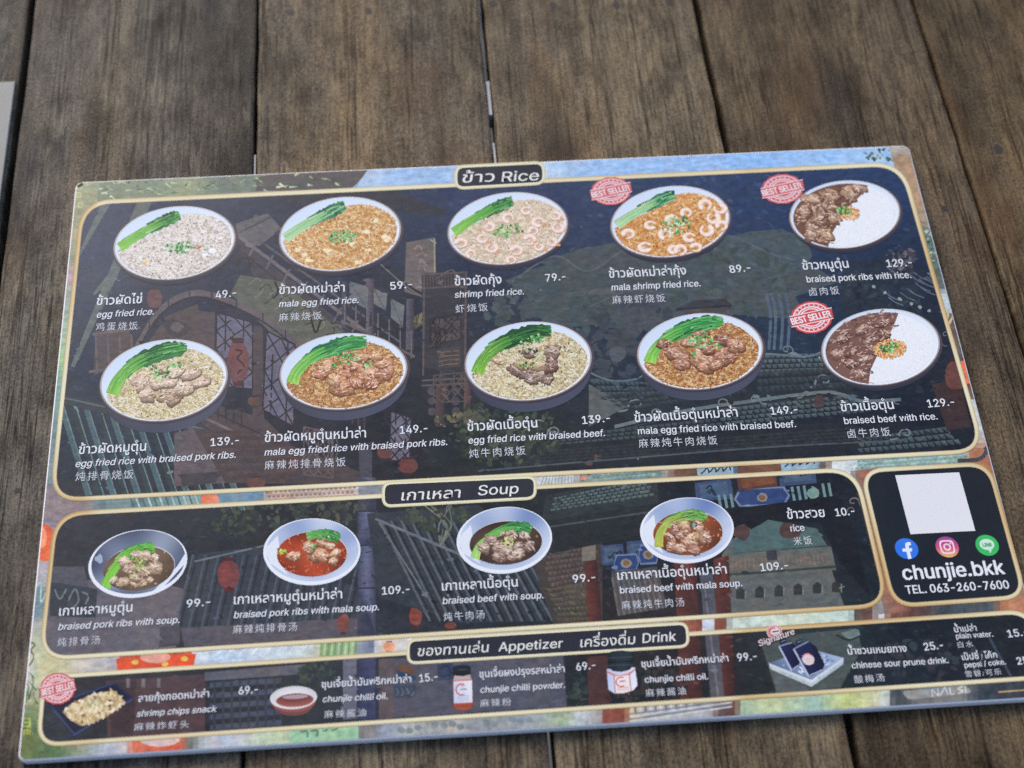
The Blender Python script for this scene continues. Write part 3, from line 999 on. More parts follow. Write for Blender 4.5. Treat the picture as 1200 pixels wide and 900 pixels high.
blob(474, 786, 12, 8, un(92, 66, 52), 10, .1); art([(462, 784), (472, 798), (488, 797), (487, 792)], un(40, 60, 84)); art([(461, 804), (487, 802), (488, 816), (462, 818)], un(58, 66, 78))
for i in range(4):
    curve([(464 + i * 6, 806), (467 + i * 6, 812), (464 + i * 6, 815)], 1.2, un(96, 100, 108), 3)
art([(512, 779), (532, 777), (532, 796), (514, 798)], un(48, 56, 76)); curve([(516, 784), (524, 780), (528, 790), (518, 794)], 2, un(36, 44, 60), 4)
foliage(676, 810, 12, 26, 70, [un(40, 52, 50), un(52, 64, 58), un(30, 38, 40)], 3.4)
foliage(760, 800, 46, 26, 90, [un(40, 44, 42), un(52, 52, 48), un(58, 46, 44)], 4)
art([(688, 770), (712, 768), (716, 832), (690, 834)], un(68, 46, 46))
art([(890, 748), (1004, 736), (1010, 760), (985, 806), (910, 812)], un(66, 74, 72)); art([(905, 790), (930, 780), (948, 812), (912, 814)], un(78, 84, 84))
art([(985, 742), (1006, 736), (1008, 744), (996, 750)], un(96, 110, 104)); curve([(980, 744), (994, 750), (1006, 746)], 1.8, un(26, 30, 34), 4)
foliage(1090, 770, 70, 26, 60, [un(40, 46, 54), un(46, 54, 60), un(50, 48, 52)], 6)
line((1158, 745), (1186, 795), 3, un(56, 66, 76))

# -- bright bands of the painting left open between the panels
def band(q, stops, rows=4, n=150, j=9, tex=1.0):
    """q = TL, TR, BR, BL; stops = [(t, colour)], painted with brush-like cells"""
    for i in range(n):
        t = (i + .5) / n
        k = max([m for m in range(len(stops)) if stops[m][0] <= t] or [0])
        if k + 1 < len(stops):
            s = (t - stops[k][0]) / max(1e-6, stops[k + 1][0] - stops[k][0])
            c = mixc(stops[k][1], stops[k + 1][1], s)
        else:
            c = stops[k][1]
        for r in range(rows):
            grey = sum(c) / 3 + 8
            cc = [jit(mixc(c, (grey, grey, grey), .20), j * tex, A) for _ in range(4)]
            art([lerp2(q, i / n, r / rows), lerp2(q, (i + 1) / n, r / rows), lerp2(q, (i + 1) / n, (r + 1) / rows), lerp2(q, i / n, (r + 1) / rows)], cc, STRIP, 0, True)
    LEVEL[0] += 1


# top: bamboo, roof tip, sky
band([(84, 208), (1070, 164), (1064, 200), (84, 246)],
     [(0, (120, 132, 108)), (.10, (128, 140, 112)), (.14, (148, 160, 120)), (.18, (104, 118, 104)), (.27, (126, 138, 116)), (.275, (104, 102, 112)), (.335, (92, 88, 88)), (.338, (150, 182, 218)),
      (.36, (168, 198, 232)), (.42, (140, 184, 232)), (.48, (166, 198, 232)), (.56, (196, 216, 236)), (.60, (150, 192, 236)), (.68, (142, 188, 240)), (.82, (138, 186, 240)), (.92, (150, 196, 244)), (1, (160, 196, 232))], 5, 120, 4)
art([(300, 208), (380, 192), (432, 198), (420, 214), (410, 222), (300, 224)], (86, 82, 82), STRIP)
for _ in range(90):
    x = 100 + A.uniform(0, 300); y = 212 - (x - 88) * .044 + A.uniform(-3, 20)
    a = A.uniform(-.9, .9)
    l = A.uniform(4, 11)
    line((x, y), (x + l * math.cos(a), y + l * math.sin(a)), A.uniform(1.5, 3), jit(A.choice([(176, 190, 144), (150, 166, 120), (196, 206, 170), (92, 110, 88), (82, 98, 80)]), 10, A), STRIP, .3)
foliage(1036, 182, 24, 7, 40, [(92, 116, 96), (120, 140, 120), (70, 90, 84)], 2.4, STRIP)
# left margin
band([(90, 206), (16, 900), (70, 900), (116, 206)],
     [(0, (150, 160, 118)), (.06, (150, 150, 110)), (.10, (176, 164, 120)), (.14, (140, 150, 116)), (.17, (196, 150, 160)), (.19, (150, 160, 140)), (.26, (158, 184, 160)), (.31, (150, 196, 130)), (.35, (120, 168, 150)), (.44, (110, 140, 140)),
      (.50, (130, 152, 156)), (.52, (112, 136, 140)), (.53, (130, 112, 116)), (.58, (132, 116, 124)), (.60, (158, 148, 150)), (.67, (176, 164, 168)), (.69, (184, 180, 170)), (.70, (108, 134, 134)), (.745, (120, 146, 146)), (.75, (170, 170, 160)),
      (.80, (196, 200, 150)), (.83, (204, 206, 190)), (.88, (190, 180, 150)), (.90, (140, 150, 104)), (.94, (84, 112, 72)), (1, (110, 124, 72))], 4, 150, 8)
art(ell(52, 636, 13, 22, 24), [mixc((240, 120, 74), (206, 84, 50), i / 24) for i in range(24)], STRIP); art(ell(49, 630, 6, 12, 16), (248, 150, 110), STRIP)
for p in ([(40, 692), (48, 682), (48, 706), (58, 684)], [(36, 752), (41, 756), (36, 762), (40, 770), (34, 780)]):
    curve(p, 2, (180, 196, 190) if p[0][1] < 700 else (104, 112, 96), 4, STRIP)
for _ in range(80):
    x, y = 28 + A.uniform(0, 46), A.uniform(796, 886)
    line((x, y), (x + A.uniform(-10, 6), y - A.uniform(8, 26)), 2.4, jit(A.choice([(84, 122, 66), (110, 140, 74), (60, 88, 58), (140, 156, 84)]), 10, A), STRIP, .4)
def fret(x, y, s, c):
    for a, b in (((0, 0), (1, 0)), ((1, 0), (1, 1)), ((1, 1), (0, 1)), ((0, 1), (0, 0)), ((.3, .5), (.75, .5))):
        line((x + a[0] * s, y + a[1] * s), (x + b[0] * s, y + b[1] * s), 1.5, c, STRIP)
for x, y, s in ((26, 842, 9), (28, 856, 7), (24, 868, 9), (33, 878, 8), (46, 878, 8), (60, 876, 9), (26, 880, 7), (36, 862, 6), (90, 216, 6), (90, 226, 5), (98, 212, 5), (92, 238, 5)):
    fret(x, y, s, (192, 186, 84) if y > 500 else (186, 186, 132))
line((70, 886), (120, 884), 1.6, (150, 160, 110), STRIP)
# between rice and soup
band([(50, 572), (1160, 518), (1160, 560), (50, 610)],
     [(0, (140, 124, 128)), (.05, (138, 124, 126)), (.06, (104, 130, 128)), (.09, (118, 142, 140)), (.10, (90, 120, 120)), (.16, (138, 168, 162)), (.175, (84, 120, 120)), (.18, (110, 150, 170)), (.23, (104, 138, 160)), (.24, (200, 170, 150)), (.28, (196, 174, 160)),
      (.33, (206, 186, 172)), (.335, (130, 138, 150)), (.355, (120, 126, 140)), (.36, (176, 178, 170)), (.42, (170, 176, 166)), (.50, (178, 186, 180)), (.52, (190, 204, 208)), (.56, (198, 196, 190)), (.565, (170, 160, 150)), (.57, (128, 152, 144)), (.65, (110, 136, 132)),
      (.655, (150, 150, 144)), (.67, (124, 86, 70)), (.69, (108, 74, 60)), (.695, (60, 78, 104)), (.73, (80, 110, 138)), (.735, (110, 70, 54)), (.78, (130, 84, 62)), (.785, (96, 124, 150)), (.82, (130, 158, 168)), (.825, (110, 70, 54)), (.835, (214, 220, 216)),
      (.86, (206, 214, 206)), (.865, (130, 166, 160)), (.97, (140, 172, 166)), (.975, (214, 156, 112)), (1, (206, 150, 112))], 4, 150, 9)
lantern(246, 588, 22, 24, (224, 112, 78), STRIP); lantern(402, 566, 14, 8, (220, 130, 100), STRIP); lantern(500, 562, 20, 10, (222, 150, 126), STRIP); lantern(690, 552, 10, 9, (222, 128, 96), STRIP); lantern(683, 560, 9, 6, (214, 110, 84), STRIP)
for i in range(12):
    line((150 + i * 7, 576), (160 + i * 7, 604), 2, (170, 196, 188) if i % 2 else (74, 104, 104), STRIP)
tiles([(694, 556), (770, 548), (774, 572), (690, 580)], 14, 4, (150, 178, 168), 14, STRIP); tiles([(1004, 538), (1140, 526), (1148, 548), (1000, 556)], 24, 4, (168, 200, 192), 14, STRIP)
tiles([(310, 574), (418, 568), (418, 590), (310, 596)], 20, 4, (196, 160, 140), 12, STRIP)
for i in range(14):
    line((640 + i * 3.2, 552), (634 + i * 4, 568), 1, (140, 160, 170), STRIP)
for q in ([(816, 546), (858, 541), (860, 556), (818, 560)], [(914, 538), (956, 533), (958, 548), (916, 552)]):
    art(q, (150, 176, 186), STRIP)
    for k in range(4):
        p0 = lerp2(q, .2 + k * .2, .5); curve([(p0[0] - 4, p0[1] + 3), p0, (p0[0] + 3, p0[1] - 4), (p0[0] + 6, p0[1] + 2)], 1.8, (52, 62, 84), 3, STRIP)
# between soup and appetizer
band([(40, 764), (1250, 692), (1250, 730), (40, 806)],
     [(0, (206, 206, 160)), (.02, (206, 200, 140)), (.05, (196, 190, 180)), (.08, (178, 172, 172)), (.081, (206, 80, 50)), (.15, (220, 84, 50)), (.155, (200, 210, 220)), (.20, (188, 206, 224)), (.25, (200, 212, 214)), (.275, (196, 200, 180)), (.28, (140, 172, 112)), (.31, (160, 186, 130)),
      (.312, (140, 150, 164)), (.33, (120, 128, 150)), (.332, (206, 200, 190)), (.34, (222, 186, 160)), (.36, (214, 212, 206)), (.45, (200, 200, 196)), (.625, (170, 160, 150)), (.627, (172, 92, 66)), (.645, (150, 74, 52)), (.647, (200, 204, 214)), (.658, (210, 212, 220)), (.66, (160, 84, 60)),
      (.672, (140, 70, 52)), (.674, (190, 210, 196)), (.70, (196, 216, 200)), (.76, (206, 220, 190)), (.79, (190, 212, 202)), (.797, (90, 80, 76)), (.81, (120, 76, 62)), (.82, (196, 206, 206)), (.828, (150, 90, 70)), (.85, (112, 70, 58)), (.88, (70, 76, 82)), (.93, (84, 92, 94)), (.935, (186, 110, 70)), (1, (214, 150, 104))], 4, 170, 9)
art([(136, 772), (230, 766), (226, 784), (138, 790)], (226, 84, 50), STRIP); art(ell(182, 770, 18, 7, 16), (226, 160, 140), STRIP)
for x, y in ((194, 778), (216, 772), (158, 776)):
    blob(x, y, 4, 3, (232, 190, 90), 8, .2, STRIP)
for i in range(9):
    line((234 + i * 15, 772 - i), (252 + i * 14, 756 - i), 2.2, (214, 224, 232), STRIP)
for i in range(12):
    line((374 + i * 4, 748), (372 + i * 4, 768), 1.6, (112, 150, 92) if i % 2 else (190, 206, 160), STRIP)
lantern(456, 758, 14, 12, (230, 150, 110), STRIP)
# column between soup and contact panel, right margin
band([(996, 552), (1030, 548), (1068, 716), (1030, 720)], [(0, (150, 160, 156)), (.3, (150, 104, 84)), (.5, (170, 104, 78)), (.75, (150, 92, 70)), (1, (136, 86, 66))], 16, 6, 6)
band([(1040, 164), (1215, 840), (1260, 840), (1078, 164)],
     [(0, (170, 190, 200)), (.03, (176, 140, 104)), (.10, (186, 146, 108)), (.14, (160, 140, 112)), (.17, (96, 120, 104)), (.22, (88, 112, 100)), (.26, (92, 104, 96)), (.265, (196, 212, 214)), (.30, (186, 202, 204)), (.305, (104, 84, 76)), (.36, (110, 94, 84)), (.37, (96, 88, 84)), (.42, (110, 96, 88)),
      (.45, (120, 90, 74)), (.455, (206, 214, 206)), (.50, (196, 200, 194)), (.51, (206, 196, 186)), (.54, (186, 112, 76)), (.60, (196, 118, 78)), (.62, (150, 120, 100)), (.64, (150, 184, 186)), (.69, (120, 150, 156)), (.72, (92, 116, 120)), (.76, (150, 120, 110)), (.80, (196, 120, 80)), (.9, (214, 150, 100)), (1, (160, 150, 140))], 4, 120, 9)
lantern(1133, 436, 24, 30, (226, 104, 68), STRIP)
curve([(1112, 362), (1110, 380), (1116, 372), (1108, 392), (1116, 398), (1112, 408)], 2, (206, 186, 140), 4, STRIP)
foliage(1088, 300, 8, 36, 60, [(80, 120, 90), (120, 150, 130), (70, 90, 90), (170, 186, 176)], 2, STRIP)
curve([(1122, 540), (1148, 538), (1156, 528), (1154, 524)], 5, (70, 76, 80), 4, STRIP)
for k in range(10):
    curve([(1186 + A.uniform(-3, 6), 650 + A.uniform(-14, 14)), (1192, 640 + A.uniform(-14, 14)), (1197, 652 + A.uniform(-14, 14))], 1.2, (206, 196, 150), 4, STRIP)
# bottom margin
band([(20, 862), (1250, 782), (1250, 826), (18, 902)],
     [(0, (110, 124, 64)), (.04, (90, 120, 70)), (.06, (150, 160, 130)), (.085, (176, 184, 196)), (.105, (196, 190, 190)), (.11, (222, 110, 80)), (.155, (220, 86, 52)), (.165, (110, 120, 110)), (.18, (190, 190, 190)), (.21, (186, 190, 206)), (.23, (186, 204, 170)), (.25, (196, 210, 160)), (.27, (170, 200, 160)),
      (.31, (160, 192, 150)), (.315, (110, 104, 104)), (.34, (140, 134, 130)), (.35, (140, 150, 170)), (.37, (176, 184, 176)), (.40, (150, 154, 150)), (.42, (190, 180, 160)), (.44, (140, 144, 146)), (.50, (166, 170, 164)), (.52, (150, 176, 130)), (.535, (190, 196, 190)), (.555, (160, 160, 160)), (.56, (140, 70, 54)), (.58, (150, 76, 56)), (.585, (206, 190, 150)),
      (.60, (180, 178, 176)), (.66, (168, 170, 172)), (.67, (96, 76, 72)), (.685, (110, 66, 54)), (.69, (170, 190, 150)), (.72, (190, 206, 150)), (.76, (150, 190, 170)), (.79, (196, 210, 120)), (.81, (206, 206, 140)), (.83, (200, 206, 196)), (.835, (60, 66, 74)), (.86, (110, 112, 112)), (.90, (130, 130, 126)), (.92, (56, 66, 76)), (1, (60, 66, 74))], 4, 190, 10)
art(ell(187, 866, 24, 9, 18), (214, 190, 186), STRIP)
art([(340, 856), (420, 850), (420, 866), (342, 871)], (156, 196, 156), STRIP)
for p in ([(352, 858), (360, 857), (360, 864)], [(364, 857), (372, 856), (371, 863)], [(378, 857), (384, 855)], [(388, 856), (396, 854)]):
    curve(p, 1.8, (84, 110, 88), 3, STRIP)
for i in range(16):
    x = 470 + i * 10
    blob(x, 855 - i * .7 + A.uniform(-3, 3), 5, 4, jit((136, 142, 146), 10, A), 6, .2, STRIP)
for i in range(12):
    x = 744 + i * 6
    line((x, 828 - i * .4), (x + 1, 836 - i * .4), 3, (206, 208, 206) if i % 2 else (120, 122, 126), STRIP)
for i in range(4):
    line((738, 846 - i * 3), (858, 828 - i * 2.5), 1.6, (120, 126, 132) if i % 2 else (200, 204, 206), STRIP)
art(quad_round([(1056, 810), (1132, 803), (1140, 812), (1064, 820)], 6, 4), (150, 150, 146), STRIP)
for p in ([(1093, 817), (1092, 808), (1100, 816), (1099, 806)], [(1102, 815), (1107, 805), (1111, 814)], [(1113, 806), (1114, 814), (1119, 813)], [(1128, 804), (1122, 807), (1129, 810), (1123, 813)], [(1131, 804), (1132, 812)]):
    for a, b in zip(p, p[1:]):
        line(a, b, 1.4, (206, 206, 200), STRIP)
line((1170, 811), (1210, 808), 1.6, (190, 160, 110), STRIP)

# brush texture: small strokes that vary the tone of whatever they lie on
def brush(n):
    tops = ART[NBASE:]
    boxes = [(min(p[0] for p in t[0]), max(p[0] for p in t[0]), min(p[1] for p in t[0]), max(p[1] for p in t[0])) for t in tops]
    for _ in range(n):
        x, y = A.uniform(40, 1215), A.uniform(195, 875)
        c = None
        for t, b in zip(reversed(tops), reversed(boxes)):
            if b[0] <= x <= b[1] and b[2] <= y <= b[3] and inside((x, y), t[0]):
                c = t[1][0]
                break
        if c is None:
            c = un(*gcol(min(max(x, -19), 1259), min(max(y, 151), 909)))
        j = A.uniform(-34, 34)
        c = tuple(v + j + A.uniform(-8, 8) for v in c)
        a = A.uniform(-.5, .9)
        s = A.uniform(1.2, 5)
        blob(x, y, s, s * A.uniform(.2, .55), c, 6, .3, None, a)


brush(5200)

BOOST[0] = 1.0
# dust and tiny scuffs on the print
for _ in range(46):
    x, y = A.uniform(80, 1150), A.uniform(215, 850)
    blob(x, y, A.uniform(.5, 1.3), A.uniform(.3, .7), un(*[A.uniform(120, 190)] * 3), 6, .3)
OUT = [proj((x, y, TOP)) for x, y in rrect(BW - 0.0008, BH - 0.0008, 0.0028)]
ink = Ink(TOP + 0.00002)
for k, (pts, cs, grp) in enumerate(ART[:NBASE] + STRIP):
    p, c = clip(pts, cs, OUT)
    if p:
        ink.poly(p, c, grp, k < NBASE)
ink.build('artwork', board, 'painted old street with tiled roofs and lanterns', 'painting')

# ---- dark tinted panels; the painting shows through them faintly
GOLD = (222, 210, 168)
GOLD_D = (176, 148, 98)
RICE = quad_round([(97, 238), (1056, 192), (1152, 528), (61, 586)], 34)
SOUP = quad_round([(66, 603), (1002, 550), (1040, 709), (48, 772)], 34)
APPE = quad_round([(52, 794), (1206, 716.5), (1228, 793), (45, 873)], 26)
CONT = quad_round([(1010, 552), (1158, 543.5), (1201, 699), (1048, 710)], 26)


def panel(shape, name, label, keep=True, blue=0):
    ink = Ink(TOP + 0.00006)
    for k, (pts, cs, grp) in enumerate(ART):
        if not keep and k >= NBASE:
            break
        p, c = clip(pts, cs, shape)
        if p:
            ink.poly(p, [dim(v) for v in c] if keep else [mixc(dim(v), (32, 38, 46), .8) for v in c], grp, k < NBASE)
    o = ink.build(name, board, label, 'painting' if keep else 'print')
    # gold outline: light middle, darker metallic rims
    g = Ink(TOP + 0.0001)
    def dens(poly):
        out = []
        for i in range(len(poly)):
            a, b = poly[i - 1], poly[i]
            m = max(1, int(math.hypot(b[0] - a[0], b[1] - a[1]) / 18))
            out += [(a[0] + (b[0] - a[0]) * k / m, a[1] + (b[1] - a[1]) * k / m) for k in range(m)]
        return out
    S = dens(shape)
    cs = []
    for p in S:
        t = .5 + .5 * math.sin(p[0] * .012 + p[1] * .019 + 1.2)
        edge = 1.0 if (p[0] > 860 or p[0] < 110) else .3
        cs.append(mixc((226, 218, 180), (196, 162, 104), t * edge))
    g.ring(offset(S, 3.0), offset(S, 1.6), [mixc(c, (120, 96, 60), .45) for c in cs], cs)
    g.ring(offset(S, 1.6), offset(S, -1.0), cs, [mixc(c, (255, 250, 225), .35) for c in cs])
    g.ring(offset(S, -1.0), offset(S, -2.4), [mixc(c, (255, 250, 225), .35) for c in cs], [mixc(c, (110, 88, 56), .5) for c in cs])
    b = g.build('gold_border', board)
    b.parent = o
    return o


rice_panel = panel(RICE, 'panel', 'large dark panel of rice dishes')
soup_panel = panel(SOUP, 'panel', 'dark panel of soups')
appe_panel = panel(APPE, 'panel', 'narrow dark panel of appetizers and drinks')
cont_panel = panel(CONT, 'panel', 'small near black contact panel', False)


def plaque(c, name):
    s = quad_round(c, 9, 5)
    g = Ink(TOP + 0.00012)
    g.ring(offset(s, 2.6), offset(s, -.6), (206, 196, 150), (240, 236, 206)); g.ring(offset(s, -.6), offset(s, -1.2), (240, 236, 206), (120, 112, 84))
    g.poly(offset(s, -1.0), (44, 46, 56))
    return g.build('heading_plaque', board)


pl1 = plaque([(535, 196), (636, 191), (637, 214), (535, 220)], 'r')
pl2 = plaque([(450, 567), (626.5, 559.5), (626.5, 583), (450, 592.5)], 's')
pl3 = plaque([(479, 751), (804, 731), (806, 756.5), (479, 776.5)], 'a')

# ---------------------------------------------------------------- printed dish photographs
F = random.Random(5)
Z_BOWL, Z_FOOD, Z_TOP, Z_HERB = TOP + 0.00013, TOP + 0.00016, TOP + 0.00020, TOP + 0.00024
EGG = [(242, 236, 230), (236, 228, 220), (248, 246, 242), (226, 216, 208), (238, 230, 212), (234, 226, 224)]
EGGY = [(238, 228, 192), (230, 216, 170), (244, 236, 212), (216, 198, 152), (236, 222, 160), (210, 192, 148), (240, 232, 206)]
MALA = [(234, 188, 118), (222, 170, 98), (240, 206, 146), (206, 150, 84), (244, 218, 168), (228, 178, 104), (196, 138, 78)]
MALAD = [(212, 160, 94), (196, 140, 78), (226, 180, 114), (172, 116, 62), (236, 198, 138), (154, 98, 54)]
HERBS = [(64, 148, 74), (96, 176, 96), (44, 116, 62), (140, 200, 124), (176, 216, 156), (36, 96, 52)]


class Dish:
    def __init__(s, cx, cy, rx, ry, k):
        s.cx, s.cy, s.rx, s.ry, s.k = cx, cy, rx, ry, k

    def q(s, u, v):
        return (s.cx + u * s.rx, s.cy + v * s.ry - s.k * u * s.rx)

    def qs(s, pts):
        return [s.q(*p) for p in pts]


def inset_poly(pts, n=6):
    return spline(pts + [pts[0]], n)[:-1]


def bowl(d, kind, name, label):
    g = Ink(Z_BOWL)
    E = lambda r, du=0.0, dv=0.0: [d.q(r * math.cos(2 * math.pi * i / 64) + du, r * math.sin(2 * math.pi * i / 64) + dv) for i in range(64)]
    if kind in ('flat', 'navy'):
        dep, body0, body1 = (.16, (54, 54, 66), (40, 42, 54)) if kind == 'flat' else (.30, (76, 80, 98), (40, 44, 56))
        low, rim = E(.93, .03, dep), E(1.035, .01, .02)
        hull = []
        for i in range(64):
            a = low[i] if low[i][1] > rim[i][1] else rim[i]
            hull.append(a)
        g.ring(E(1.04, .03, .06), hull, body0, body1) if False else None
        low2 = E(.97, .02, dep)
        g.poly(low2, [mixc(body1, body0, .5 + .5 * math.cos(2 * math.pi * i / 64 - 1.0)) for i in range(64)])
        mid = E(1.0, .015, dep * .55)
        g.poly(mid, [mixc(body1, body0, .6 + .4 * math.cos(2 * math.pi * i / 64 - .9)) for i in range(64)])
        g.poly(E(1.03, .012, .03), [mixc((96, 84, 88), (60, 58, 72), .5 + .5 * math.sin(2 * math.pi * i / 64)) for i in range(64)])
        a = E(1.0)
        g.poly(a, [mixc((206, 204, 206), (140, 118, 108), .5 + .5 * math.sin(2 * math.pi * i / 64)) for i in range(64)])
        b, c = E(.975), E(.90, 0, .04)
        ci = [mixc((236, 240, 244), (206, 222, 240), .5 - .5 * math.sin(2 * math.pi * i / 64 + .6)) for i in range(64)]
        g.fan(b, (232, 236, 240), ci)
    else:
        a = E(1.0)
        base = [mixc((214, 222, 234), (120, 146, 190), max(0, math.cos(2 * math.pi * i / 64 + 2.2))) for i in range(64)]
        g.poly(E(.985, 0, .05), (226, 232, 240)); g.poly(a, (232, 236, 242))
        # banded reflections round the deep inside wall
        b = E(.95, .01, -.03); c = E(.62, .03, .10)
        cs = []
        for i in range(64):
            t = 2 * math.pi * i / 64
            w = .5 + .5 * math.sin(3.1 * t + kind[1]) * math.sin(1.3 * t + 1)
            cs.append(mixc((206, 216, 232), (96, 122, 176), w * (.25 + .75 * max(0, -math.sin(t)))) if not kind[2] else mixc((170, 180, 196), (50, 60, 84), .25 + .75 * w))
        g.ring(b, c, cs, [mixc(v, (150, 164, 190), .4) for v in cs]); g.poly(c, (110, 116, 128))
        g.poly([d.q(-.97, -.1), d.q(-.70, -.50), d.q(-.62, .3), d.q(-.5, .7), d.q(-.86, .35)], (224, 230, 238)) if not kind[2] else g.poly([d.q(.98, -.2), d.q(.99, .1), d.q(.5, .82), d.q(.3, .9), d.q(.8, .2)], (222, 230, 240))
        if kind[2]:
            blob_i(g, *d.q(-.78, -.25), 5, 5, (160, 172, 190))
    o = g.build('bowl_picture', board, label)
    return o


def blob_i(g, cx, cy, rx, ry, c, n=9, rough=.25, rot=0.0, rnd=None):
    rnd = rnd or F
    pts = []
    for i in range(n):
        a = 2 * math.pi * i / n
        k = 1 + rnd.uniform(-rough, rough)
        x, y = rx * k * math.cos(a), ry * k * math.sin(a)
        pts.append((cx + x * math.cos(rot) - y * math.sin(rot), cy + x * math.sin(rot) + y * math.cos(rot)))
    g.poly(pts, c)
    return pts


def sample(poly, rnd=F):
    x0 = min(p[0] for p in poly); x1 = max(p[0] for p in poly)
    y0 = min(p[1] for p in poly); y1 = max(p[1] for p in poly)
    while True:
        p = (rnd.uniform(x0, x1), rnd.uniform(y0, y1))
        if inside(p, poly):
            return p


def grains(d, region, pal, n, parent, dark=(110, 84, 60), name='rice', size=1.0, nd=90, base=None, bits=()):
    g = Ink(Z_FOOD)
    reg = d.qs(inset_poly(region, 8))
    bc = base or mixc(pal[1], pal[3], .5)
    g.poly(reg, mixc(bc, dark, .22))
    def grain(x, y, L, w, a, c):
        ca, sa = math.cos(a), math.sin(a) * .75
        pts = [(x + u * L * ca - v * w * sa, y + u * L * sa + v * w * ca) for u, v in ((-1, 0), (-.6, -.9), (.6, -.9), (1, 0), (.6, .9), (-.6, .9))]
        dk = mixc(c, dark, .24)
        hi = mixc(c, (255, 252, 244), .25)
        g.poly(pts, [c, hi, hi, mixc(c, dk, .4), dk, dk])
    for layer in range(2):
        for _ in range(int(n * (1.5, 1.3)[layer])):
            x, y = sample(reg)
            c = jit(F.choice(pal), 12, F)
            if layer == 0:
                c = mixc(c, dark, F.uniform(.0, .20))
            grain(x, y, F.uniform(1.6, 3.2) * size, F.uniform(.65, 1.15) * size, F.uniform(0, 3.14), c)
    for _ in range(int(nd * 1.25)):
        x, y = sample(reg)
        blob_i(g, x, y, F.uniform(.6, 1.6), F.uniform(.4, .9), jit(mixc(bc, dark, F.uniform(.7, 1.25)), 10, F), 5, .3, F.uniform(0, 3.1))
    for _ in range(int(n * .2)):
        x, y = sample(reg)
        grain(x, y, F.uniform(1.8, 3.2) * size, F.uniform(.7, 1.1) * size, F.uniform(0, 3.14), mixc(jit(F.choice(pal), 8, F), (255, 252, 246), .35))
    for u, v, r, c in bits:
        x, y = d.q(u, v)
        blob_i(g, x, y, r, r * .65, jit(c, 6, F), 8, .3, F.uniform(-.5, .5))
        blob_i(g, x - r * .2, y - r * .2, r * .5, r * .3, mixc(c, (255, 255, 250), .4), 7, .3)
    return g.build(name, parent)


def stem(g, pts, w0, w1, c0, c1, n=6):
    c = spline(pts, n)
    L, Rr = [], []
    for i, p in enumerate(c):
        a = Vector(c[max(0, i - 1)]); b = Vector(c[min(len(c) - 1, i + 1)])
        t = (b - a).normalized(); nn = Vector((-t.y, t.x))
        w = w0 + (w1 - w0) * i / (len(c) - 1)
        L.append(tuple(Vector(p) + nn * w / 2)); Rr.append(tuple(Vector(p) - nn * w / 2))
    cs = [mixc(c0, c1, i / (len(c) - 1)) for i in range(len(c))]
    g.ring(L, Rr, cs, [mixc(v, (20, 70, 20), .25) for v in cs], False)


def greens(d, path, w, parent, style, label=None):
    """bok choy: pale stalks running into dark crinkled leaves"""
    g = Ink(Z_FOOD + 0.00002)
    c = spline(d.qs(path), 8)
    n = len(c)
    pale, mid, leaf, deep = style

    def frame(k):
        k = max(0, min(n - 1, k))
        a = Vector(c[max(0, k - 2)]); b = Vector(c[min(n - 1, k + 2)])
        t = (b - a).normalized()
        return Vector(c[k]), t, Vector((-t.y, t.x))

    # leaf mass with a crinkled outline
    k0 = int(n * .34)
    up, dn = [], []
    for k in range(k0, n):
        p, t, nn = frame(k)
        s = (k - k0) / (n - 1 - k0)
        h = w * (.22 + .42 * math.sin(min(1, s * 1.25 + .12) * math.pi * .62)) * (1.0 if s < .8 else max(.15, 1 - ((s - .8) / .2) ** 2))
        up.append(tuple(p + nn * h * F.uniform(.82, 1.12))); dn.append(tuple(p - nn * h * F.uniform(.82, 1.12)))
    g.ring(up, dn, [jit(leaf, 10, F) for _ in up], [jit(deep, 8, F) for _ in dn], False)
    # long folds and veins running along the leaf
    for _ in range(64):
        k = F.randint(k0, n - 3)
        o = F.uniform(-.5, .5) * w
        l = F.randint(3, 9)
        pts = []
        for m in (0, .5, 1):
            p, t, nn = frame(int(k + l * m))
            pts.append(tuple(p + nn * (o * (1 - .1 * m) + F.uniform(-.8, .8))))
        if math.hypot(pts[0][0] - pts[2][0], pts[0][1] - pts[2][1]) < 1.5:
            continue
        col = F.choice([deep, leaf, leaf, mixc(leaf, mid, .6), mid, mixc(mid, (220, 245, 220), .35), mixc(deep, (0, 20, 10), .4)])
        stem(g, pts, F.uniform(.8, 2.4), F.uniform(.3, 1.0), jit(col, 12, F), jit(col, 12, F), 3)
    # stalks
    for off, ww in ((-.30, .40), (.30, .44), (.0, .46)):
        sh = []
        for k in range(0, int(n * .66), 4):
            p, t, nn = frame(k)
            sh.append(tuple(p + nn * (w * off * (1 - .25 * k / n))))
        stem(g, sh, w * ww, w * .12, jit(pale, 8, F), jit(mid, 8, F), 4)
    for _ in range(22):
        k = F.randint(0, int(n * .42)); o = F.uniform(-.48, .48) * w
        pts = []
        for m in (0, 5, 10):
            p, t, nn = frame(k + m)
            pts.append(tuple(p + nn * o * (1 - m * .03)))
        stem(g, pts, F.uniform(.5, 1.2), .3, jit(F.choice([mixc(pale, (255, 255, 230), .4), mixc(pale, mid, .6)]), 8, F), jit(mid, 8, F), 2)
    return g.build('greens', parent, label)


BOK = ((150, 214, 84), (98, 178, 78), (52, 128, 72), (30, 88, 54))
BOKB = ((172, 226, 96), (104, 192, 90), (58, 154, 86), (34, 104, 66))
BOKP = ((196, 230, 180), (160, 216, 150), (40, 132, 98), (22, 92, 74))
BOKD = ((152, 208, 70), (84, 154, 66), (44, 112, 60), (26, 72, 46))


